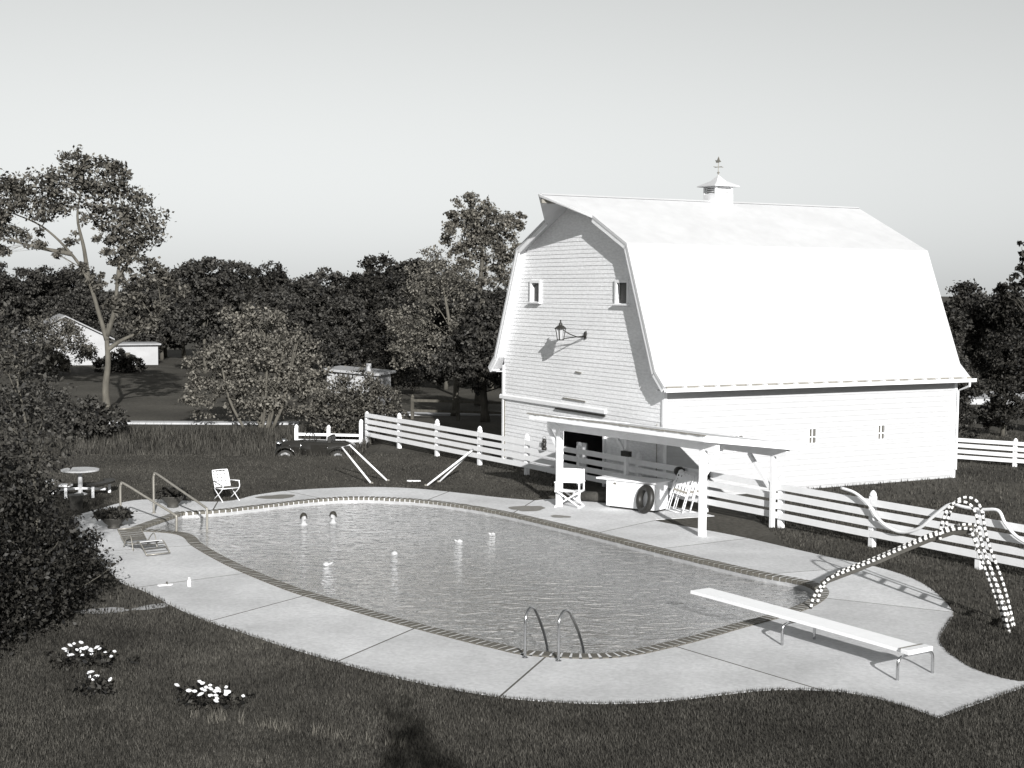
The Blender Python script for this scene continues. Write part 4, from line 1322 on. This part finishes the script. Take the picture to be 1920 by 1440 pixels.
ho = empty('farm_house', (-33.2, 104, 0), R(21), 'pale gabled house behind the leaning tree', 'house')
hw, hl, eh, ph = 3.1, 9.0, 2.35, 3.95
MB().prism([(-hw, 0, 0), (hw, 0, 0), (hw, 0, eh), (0, 0, ph - .08), (-hw, 0, eh)], (0, hl, 0)).build('wall', 'house', ho)
for s in (-1, 1):
    MB().prism([(0, -.35, ph), (s * (hw + .4), -.35, eh - .15), (s * (hw + .4), -.35, eh - .25), (0, -.35, ph - .1)], (0, hl + .7, 0)).build('roof', 'shingle', ho)
for x in (-1.6, 1.5):
    w = MB().box((x, -.02, 1.35), (.95, .08, 1.0)).build('window', 'house', ho)
    MB().box((x, -.045, 1.35), (.78, .06, .82)).build('pane', 'glass', w)
wg = MB().box((hw + 1.8, 1.6, .85), (3.6, 3.2, 1.7)).build('wing', 'house', ho)
MB().box((hw + 1.85, 1.5, 1.76), (3.9, 3.7, .12)).build('wing_roof', 'shingle', wg)
MB().box((hw + 1.2, -.02, .8), (.7, .06, .7)).build('wing_window', 'glass', wg)

h2 = empty('white_shed', (-8.25, 72, -.15), R(-12), 'small flat-roofed white shed with a stub chimney behind the shrub', 'shed')
MB().box((0, 1.2, .9), (2.7, 2.4, 1.8)).build('wall', 'house', h2)
rf = MB().prism([(-1.55, -.25, 2.08), (1.55, -.25, 1.86), (1.55, 2.7, 1.86), (-1.55, 2.7, 2.08)], (0, 0, -.12)).build('roof', 'shingle', h2)
MB().tube([(.65, .8, 1.9), (.65, .8, 2.32)], .13, 10).build('chimney', 'house', rf)
w = MB().box((-.6, -.01, 1.1), (.7, .05, .6)).build('window', 'house', h2); MB().box((-.6, -.03, 1.1), (.55, .04, .46)).build('pane', 'glass', w)


# ------------------------------------------------------------------ trees
def crown_points(clusters, ntw, r, squash=.85):
    """twig tips through a set of (centre, radius) lobes"""
    out, sig = [], []
    tot = sum(c[3] ** 2 for c in clusters)
    for cx, cy, cz, cr in clusters:
        k = max(4, int(ntw * cr * cr / tot))
        v = r.normal(0, 1, (k, 3)); v /= np.linalg.norm(v, axis=1)[:, None]
        q = cr * r.uniform(.25, 1.0, k) ** .45
        out.append(np.array([cx, cy, cz]) + v * q[:, None] * np.array([1, 1, squash])); sig.append(np.full(k, cr * .13))
    return np.concatenate(out), np.concatenate(sig)


def make_tree(name, loc, trunk, clusters, ntw, per, lsize, leafmat, barkmat, seed, label=None, group=None, r0=.2, twigs=True, sgm=1.0, cat='tree', flat=.7, lowest=0.0, stems=()):
    """trunk: list of points (first = base); clusters in local coords"""
    r = np.random.default_rng(seed)
    e = empty(name, loc, 0, label, cat, group)
    T = arc(trunk, 4); n = len(T)
    mb = MB(); mb.tube(T, [r0 * (1 - .62 * i / (n - 1)) * (1.25 if i == 0 else 1) for i in range(n)], 8)
    pts_ = list(T)
    for st_ in stems:
        S_ = arc(st_, 5)
        mb.tube(S_, [r0 * .62 * (1 - .8 * i / (len(S_) - 1)) for i in range(len(S_))], 7)
        pts_ += S_[2:]
    tips, sig = crown_points(clusters, ntw, r)
    for (cx, cy, cz, cr) in clusters:
        # limb from the nearest lower stem point to the lobe
        c = Vector((cx, cy, cz))
        cand = [p for p in pts_ if p.z < cz - .25 * cr and p.z > lowest * T[-1].z] or [T[n // 2]]
        cand.sort(key=lambda p: (p - c).length)
        s = cand[min(len(cand) - 1, int(r.integers(0, 3)))]
        L_ = (c - s).length
        m1 = s.lerp(c, .5) + Vector(r.normal(0, .09 * L_, 3)) + Vector((0, 0, .10 * L_))
        rl = max(.012, r0 * .30 * min(1, cr / 1.5))
        P = arc([s, m1, c], 4)
        mb.tube(P, [rl * (1 - .75 * i / (len(P) - 1)) for i in range(len(P))], 6)
        if twigs:
            d = np.linalg.norm(tips - np.array([cx, cy, cz]), axis=1)
            ids = np.argsort(d)[:max(4, int(ntw * .2 / len(clusters)) + 5)]
            for i in r.choice(ids, min(len(ids), 9), replace=False):
                p = Vector(tips[i]); a = P[int(r.integers(3, len(P)))]
                mb.tube([a, a.lerp(p, .5) + Vector(r.normal(0, .05, 3)), p], [rl * .35, rl * .25, .008], 4, False)
    mb.build('trunk', barkmat, e, True)
    V, F = leaves(tips, sig * sgm, per, lsize, seed + 1, flat)
    o = raw('crown', V, F, leafmat, e)
    return e


# the leaning tree by the house
make_tree('leaning_tree', (-19.4, 66.9, 0), [(0, 0, 0), (-.08, 0, 1.2), (.06, 0, 2.4), (.02, 0, 3.6), (.12, 0, 4.3)],
          [(1.5, .2, 8.9, 1.35), (1.7, 0, 7.6, 1.0), (.7, .3, 10.0, 1.3), (-.3, -.2, 11.3, 1.1), (-1.2, -.2, 12.0, .75), (.6, .2, 11.4, .8), (-1.9, .3, 10.8, 1.2), (-3.4, .2, 10.6, 1.25), (-4.6, -.3, 10.2, 1.2), (-5.6, .4, 9.2, 1.2), (-4.6, 0, 8.6, .8), (-3.3, 0, 8.3, .6), (-2.6, 0, 9.4, .8), (-5.9, 0, 10.6, 1.0), (-6.8, 0, 9.4, 1.1),
           (.5, 0, 7.6, .6), (1.0, 0, 6.4, .7), (2.3, 0, 6.5, .8), (3.2, 0, 6.0, .7), (1.6, 0, 5.4, .6), (-1.6, 0, 8.4, .45), (-2.2, 0, 7.6, .4), (-4.9, 0, 7.6, .55), (-.7, 0, 9.4, .7), (2.5, 0, 5.0, .5), (.8, 0, 5.2, .75), (-.3, 0, 6.3, .55), (1.9, 0, 4.3, .6), (-1.2, 0, 6.9, .45), (.1, 0, 8.6, .7), (1.2, 0, 4.3, .5)],
          640, 34, .09, 'leaf_mid', 'bark_pale', 21, 'tall pale-barked tree leaning over beside the gabled house', r0=.20, sgm=1.35,
          stems=[[(.02, 0, 3.5), (-.35, 0, 4.8), (-.85, 0, 6.4), (-1.7, 0, 7.7), (-3.0, 0, 8.9), (-4.6, 0, 9.6)], [(.05, 0, 3.7), (.45, 0, 5.2), (.6, 0, 6.8), (.9, 0, 8.2), (.8, 0, 9.8)],
                 [(-.8, 0, 6.2), (-1.0, 0, 7.8), (-1.3, 0, 9.4), (-1.0, 0, 11.0)], [(0, 0, 3.0), (.7, .1, 3.5), (1.7, .2, 4.0), (2.6, .2, 4.9)], [(-1.6, 0, 7.6), (-3.2, 0, 7.9), (-4.8, 0, 8.3)], [(.5, 0, 6.4), (1.2, 0, 7.4), (1.7, 0, 8.6)]])
# pale multi-stemmed bush
bu = make_tree('spreading_bush', (-10.9, 60.4, -.1), [(0, 0, 0), (.1, 0, 1.2), (.3, 0, 2.8), (.2, 0, 4.2)],
               [(0, 0, 4.4, 1.3), (-1.2, 0, 3.6, 1.25), (1.2, 0, 3.5, 1.3), (2.0, .2, 2.5, 1.1), (-2.1, .2, 2.6, 1.15), (.3, -.3, 2.6, 1.4), (-.6, 0, 1.6, 1.3), (1.4, -.2, 1.5, 1.2), (-2.4, 0, 1.4, 1.0), (2.5, 0, 1.4, .9), (-.9, .5, 4.9, .8)],
               480, 46, .065, 'leaf_pale', 'bark_pale', 22, 'broad pale multi-stemmed bushy tree behind the dark car', r0=.12)
st = MB(); rs = random.Random(5)
for k in range(7):
    x = rs.uniform(-1.6, 1.6)
    st.tube(arc([(x * .4, -.3, 0), (x * .8, -.5, 1.3), (x, -.5, 2.6), (x * 1.2, -.3, 3.9)], 4), [.07 - .0035 * i for i in range(13)], 6)
st.build('stem', 'bark_pale', bu, True)
make_tree('round_shrub', (-6.35, 56.9, -.05), [(0, 0, 0), (0, 0, .8), (.1, 0, 1.8)],
          [(0, 0, 1.85, 1.15), (-.9, 0, 1.55, .9), (.95, 0, 1.5, .9), (.3, -.4, 1.0, 1.05), (-.5, -.3, .9, 1.0), (1.3, 0, .9, .7), (-1.4, 0, .9, .7)], 360, 44, .055, 'leaf_mid', 'bark', 23,
          'dense dark round shrub at the end of the white fence', r0=.09, cat='shrub')
# feathery tree in front of the wood
make_tree('feathery_tree', (-2.75, 66.5, 0), [(0, 0, 0), (.1, 0, 2.2), (-.2, 0, 4.2), (-.5, 0, 6.0)],
          [(-1.9, -.2, 4.3, 1.0), (-2.7, 0, 4.6, .8), (-.8, .2, 6.8, 1.0), (.1, 0, 6.2, 1.0), (-1.6, 0, 6.6, .8), (.8, 0, 4.6, 1.1), (-.7, 0, 3.2, 1.1), (-1.6, 0, 5.5, 1.0), (-1.1, 0, 7.6, .6), (.6, 0, 2.4, 1.0), (-2.4, 0, 3.0, .9)],
          380, 30, .055, 'leaf_pale', 'bark_pale', 24, 'thin feathery pale tree in front of the dark wood', r0=.15, sgm=1.35)
make_tree('tall_tree', (-1.75, 73, 0), [(0, 0, 0), (.1, 0, 3), (.0, 0, 5.2), (.15, 0, 7.5), (.1, 0, 9)],
          [(.1, 0, 9.7, 1.1), (-.6, 0, 10.3, .85), (1.0, 0, 9.2, 1.05), (-1.1, 0, 8.8, .95), (1.5, 0, 8.1, .9), (.3, .2, 8.2, 1.1), (-.9, 0, 7.6, .8), (1.7, 0, 7.0, .9), (.6, 0, 6.8, .8), (2.0, 0, 9.6, .6), (-1.4, 0, 9.7, .5)],
          380, 42, .075, 'leaf_pale', 'bark', 25, 'tall airy tree rising above the wood next to the barn roof', r0=.2)
make_tree('shade_tree', (-1.2, 63.6, 0), [(0, 0, 0), (-.1, 0, 1.8), (.1, 0, 3.4)],
          [(0, 0, 4.0, 1.4), (-1.0, .2, 3.0, 1.2), (1.1, 0, 3.2, 1.3), (.2, 0, 5.2, 1.1), (-.3, -.2, 2.2, 1.0), (1.5, 0, 2.0, 1.1), (1.0, 0, 4.9, 1.0)], 330, 50, .08, 'leaf_dark', 'bark', 26,
          'dark shady tree standing at the barn corner', r0=.2)
make_tree('shade_tree', (1.0, 62.6, 0), [(0, 0, 0), (.1, 0, 1.8), (.2, 0, 3.2)],
          [(0, 0, 3.6, 1.4), (-.9, 0, 2.6, 1.1), (.8, 0, 2.4, 1.3), (0, 0, 4.8, 1.0), (-.6, 0, 1.7, .9)], 280, 28, .12, 'leaf_black', 'bark', 27,
          'very dark low tree half hidden behind the barn wall', r0=.2)
# shrubs near the leaning tree and house
for k, (x, y, s, m, lb) in enumerate(((-17.6, 57.6, 1.0, 'leaf_dark', 'dark low shrub on the rough grass below the leaning tree trunk'), (-20.6, 59.5, 1.25, 'leaf_dark', 'dark shrub on the rough grass by the picture edge below the house'),
                                       (-31.5, 92, 1.5, 'leaf_mid', 'mid-grey shrub growing in front of the gabled house wall'), (-27.0, 96, 1.15, 'leaf_dark', 'dark bush at the corner of the house wing'))):
    make_tree('low_shrub', (x, y, -.1), [(0, 0, 0), (0, 0, .5 * s), (.1, 0, 1.0 * s)], [(0, 0, 1.0 * s, .8 * s), (-.9 * s, 0, .7 * s, .65 * s), (.9 * s, 0, .7 * s, .7 * s), (.2 * s, -.3, .5 * s, .7 * s)], 140, 24, .09 * s, m, 'bark', 30 + k, lb, r0=.07, cat='shrub', twigs=False)

# wood beyond: five shapes, copied
wood = []
for k in range(6):
    r = np.random.default_rng(100 + k)
    hgt = 7.4 + 1.0 * r.uniform(-1, 1)
    cl = [(0, 0, hgt - 1.3, 1.5)]
    for _ in range(9):
        a = r.uniform(0, 6.28); zz = r.uniform(1.2, hgt - 1.2); q = r.uniform(.6, 1.9) * (1 - .35 * zz / hgt)
        cl.append((q * math.cos(a), q * math.sin(a), zz, r.uniform(1.0, 1.6)))
    wood.append(make_tree('wood_tree', (0, -500, 0), [(0, 0, 0), (.1, .1, hgt * .35), (r.uniform(-.4, .4), 0, hgt * .75)], cl, 320, 46, .115, ['leaf_dark', 'leaf_black', 'leaf_dark'][k % 3], 'bark', 200 + k,
                          'dark tree in the continuous wood closing the view behind the lawn', 'trees of the distant wood', r0=.16, twigs=False))
rw = random.Random(9)
first = set()


def plant(k, x, y, s, rzv, label=None, z=0.0):
    if k not in first:
        o = wood[k]; first.add(k)
    else:
        o = copy_tree(wood[k])
    o.location = (x, y, float(ground_z(x, y)) + z); o.rotation_euler = (0, 0, rzv); o.scale = (s * rw.uniform(.95, 1.15), s * rw.uniform(.95, 1.15), s)
    if label:
        o['label'] = label
    return o


cnt = 0
for row, (y0, s0, n_) in enumerate(((84, .74, 14), (100, .92, 17), (118, 1.02, 18))):
    for i in range(n_):
        u = -.40 + (.40 + .02) * i / (n_ - 1)
        y = y0 + rw.uniform(-4, 4)
        if row == 0 and u < -.13:
            continue
        if row == 1 and u < -.22 and i % 1 == 0:
            y += 14
        x = u * y + rw.uniform(-1, 1)
        plant(cnt % 6, x, y, s0 * rw.uniform(.86, 1.14), rw.uniform(0, 6.28)); cnt += 1
for i in range(14):
    u = .26 + .14 * i / 13
    y = (88 if i % 2 else 104) + rw.uniform(-4, 4)
    plant(cnt % 6, u * y, y, (.74 if i % 2 else .82) * rw.uniform(.9, 1.1), rw.uniform(0, 6.28), 'dark tree in the wood beyond the far end of the barn')['group'] = 'trees of the wood beyond the barn end'; cnt += 1
for i, (x, y, s) in enumerate(((17.6, 55.5, .42), (20.6, 58.5, .55), (22.8, 60.5, .5), (19.2, 63.0, .42))):
    plant(cnt % 6, x, y, s, rw.uniform(0, 6.28), 'low dark bushy tree just beyond the far end of the barn')['group'] = 'bushy trees by the barn end'; cnt += 1

# dark conifer leaning into the frame at the right
make_tree('pine_tree', (22.6, 60, 0), [(0, 0, 0), (.1, 0, 4), (0, 0, 8), (0, 0, 10)],
          [(-1.4, 0, 6.1, .55), (-.9, 0, 6.6, .6), (-.5, 0, 7.3, .6), (-.9, 0, 7.9, .35), (-.2, 0, 8.2, .6), (.4, 0, 8.8, .8), (.8, 0, 6.8, 1.2), (.3, 0, 5.4, 1.0), (.2, 0, 9.6, .6), (-1.7, 0, 6.45, .3), (.6, 0, 3.6, 1.3), (-.3, 0, 4.2, .9)], 300, 26, .10, 'leaf_black', 'bark', 41,
          'dark ragged tree reaching in from the edge of the picture beyond the barn', r0=.2)

# ------------------------------------------------------------------ foreground bushes
make_tree('dark_bush', (-8.6, 24.4, 0), [(0, 0, 0), (0, 0, .5), (.1, 0, 1.1)],
          [(-.4, -.7, .8, 1.0), (.15, -.3, .7, .8), (-1.0, 0, 1.1, 1.1), (-.2, 1.0, .9, .95), (.1, 1.8, .6, .75), (-.9, 1.6, 1.3, 1.1), (-1.7, 2.2, 1.9, 1.1), (-.6, 2.9, .7, .9), (-.9, -1.7, .6, .9), (-1.6, 1.0, 2.0, 1.1), (.1, .8, .4, .7), (-.5, 3.9, .5, .7), (-1.7, 3.6, 1.2, .9), (-2.2, 4.5, 1.6, 1.0), (-.5, -2.5, .45, .75), (-1.3, -2.4, .8, .95), (-.1, -1.9, .4, .6), (.55, .1, 1.15, .3), (.35, 1.1, 1.5, .32), (.6, 1.5, .9, .28), (-.3, -.6, 1.75, .35), (.2, 2.6, 1.1, .35), (-.6, .6, 2.1, .4), (-.1, -1.5, .9, .4), (.4, -.9, .5, .35), (-1.0, 1.8, 2.7, .4), (-.5, 2.2, 2.2, .35), (.1, 3.3, .5, .35)],
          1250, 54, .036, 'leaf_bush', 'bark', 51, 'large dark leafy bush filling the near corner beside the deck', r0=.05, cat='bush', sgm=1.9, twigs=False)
make_tree('young_tree', (-9.15, 26.3, 0), [(0, 0, 0), (.15, 0, 1.6), (.05, 0, 3.0), (-.2, 0, 4.4)],
          [(-.2, 0, 4.6, .75), (.3, 0, 3.9, .6), (-.6, .1, 3.6, .75), (.4, 0, 3.0, .55), (-.5, 0, 2.6, .7), (.1, 0, 2.1, .5), (-.7, 0, 5.3, .6), (-.3, 0, 1.9, .7)], 300, 26, .04, 'leaf_dark', 'bark', 52,
          'slender young tree with loose foliage standing in the dark bush', r0=.05, sgm=1.5)


def flower_clump(loc, w, n, seed, label):
    r = random.Random(seed)
    e = empty('flower_clump', loc, r.uniform(0, 6), label, 'flowers', 'clumps of white flowers on the lawn')
    rr = np.random.default_rng(seed)
    C = np.column_stack([rr.normal(0, w * .45, 50), rr.normal(0, w * .3, 50), rr.uniform(.03, .20, 50)])
    V, F = leaves(C, .05, 22, .035, seed)
    o = raw('foliage', V, F, 'leaf_black', e); o['kind'] = 'stuff'
    sm = MB()
    for k in range(n):
        x, y, zz = r.gauss(0, w * .42), r.gauss(0, w * .25), r.uniform(.18, .32)
        s = r.uniform(.024, .056)
        f = MB().lathe([(s * .2, -.01), (s * .8, 0), (s, .012), (s * .75, .02), (s * .35, .03), (.004, .034)], 9)
        fo = f.build('flower', 'petal', e); fo.location = (x, y, zz); fo.rotation_euler = (r.uniform(-.6, .6) + .3, r.uniform(-.5, .5), 0)
        sm.tube([(x, y, zz), (x * .8, y * .8, 0)], .004, 4)
    sm.build('stem', 'leaf_black', e)


flower_clump((-6.75, 21.9, 0), .62, 26, 61, 'clump of white flowers closest to the dark bush')
flower_clump((-6.15, 20.35, 0), .30, 7, 62, 'small low clump of white flowers in front of the bush')
flower_clump((-4.25, 19.75, 0), .50, 28, 63, 'rounded clump of white flowers out on the open lawn')

# loose leafy tree in front of the far house
make_tree('loose_tree', (-30.6, 93, 0), [(0, 0, 0), (-.2, 0, 1.4), (.1, 0, 3.0)],
          [(0, 0, 3.0, 1.2), (-1.4, 0, 2.4, 1.0), (1.2, 0, 2.6, 1.0), (-2.2, 0, 1.6, .9), (2.2, 0, 1.6, .9), (.2, 0, 1.5, 1.0), (-.8, 0, 3.6, .7), (-2.9, 0, 2.6, .8), (.9, 0, 3.5, .6)], 240, 46, .075, 'leaf_mid', 'bark', 71,
          'loose leafy tree that half veils the gabled house', r0=.08, sgm=1.7)
# unseen evergreen added beside the viewpoint to cast the dark lawn shadow
make_tree('unseen_shadow_tree', (2.6, -1.0, 0), [(0, 0, 0), (0, 0, 3), (0, 0, 7.4)],
          [(0, 0, 7.75, .22), (.05, 0, 7.4, .30), (-.1, 0, 7.0, .40), (.15, .1, 6.5, .5), (-.15, 0, 6.0, .6), (.2, 0, 5.4, .65), (-.15, .1, 4.7, .7), (.1, 0, 4.0, .75), (0, 0, 3.2, .8), (0, 0, 2.3, .8), (0, 0, 1.4, .8)], 420, 40, .035, 'leaf_black', 'bark', 72,
          'unseen narrow evergreen added beside the viewpoint to cast a shadow on the lawn', r0=.12)
flat_blob('bare_patch', (-7.6, 25.6), .55, .22, .4, .028, 'sand', 5, 'pale worn patch of ground at the foot of the dark bush', 'bare ground')
flat_blob('bare_patch', (-6.75, 25.95), .42, .16, .7, .028, 'sand', 6, 'smaller pale worn patch of ground close to the deck edge', 'bare ground')
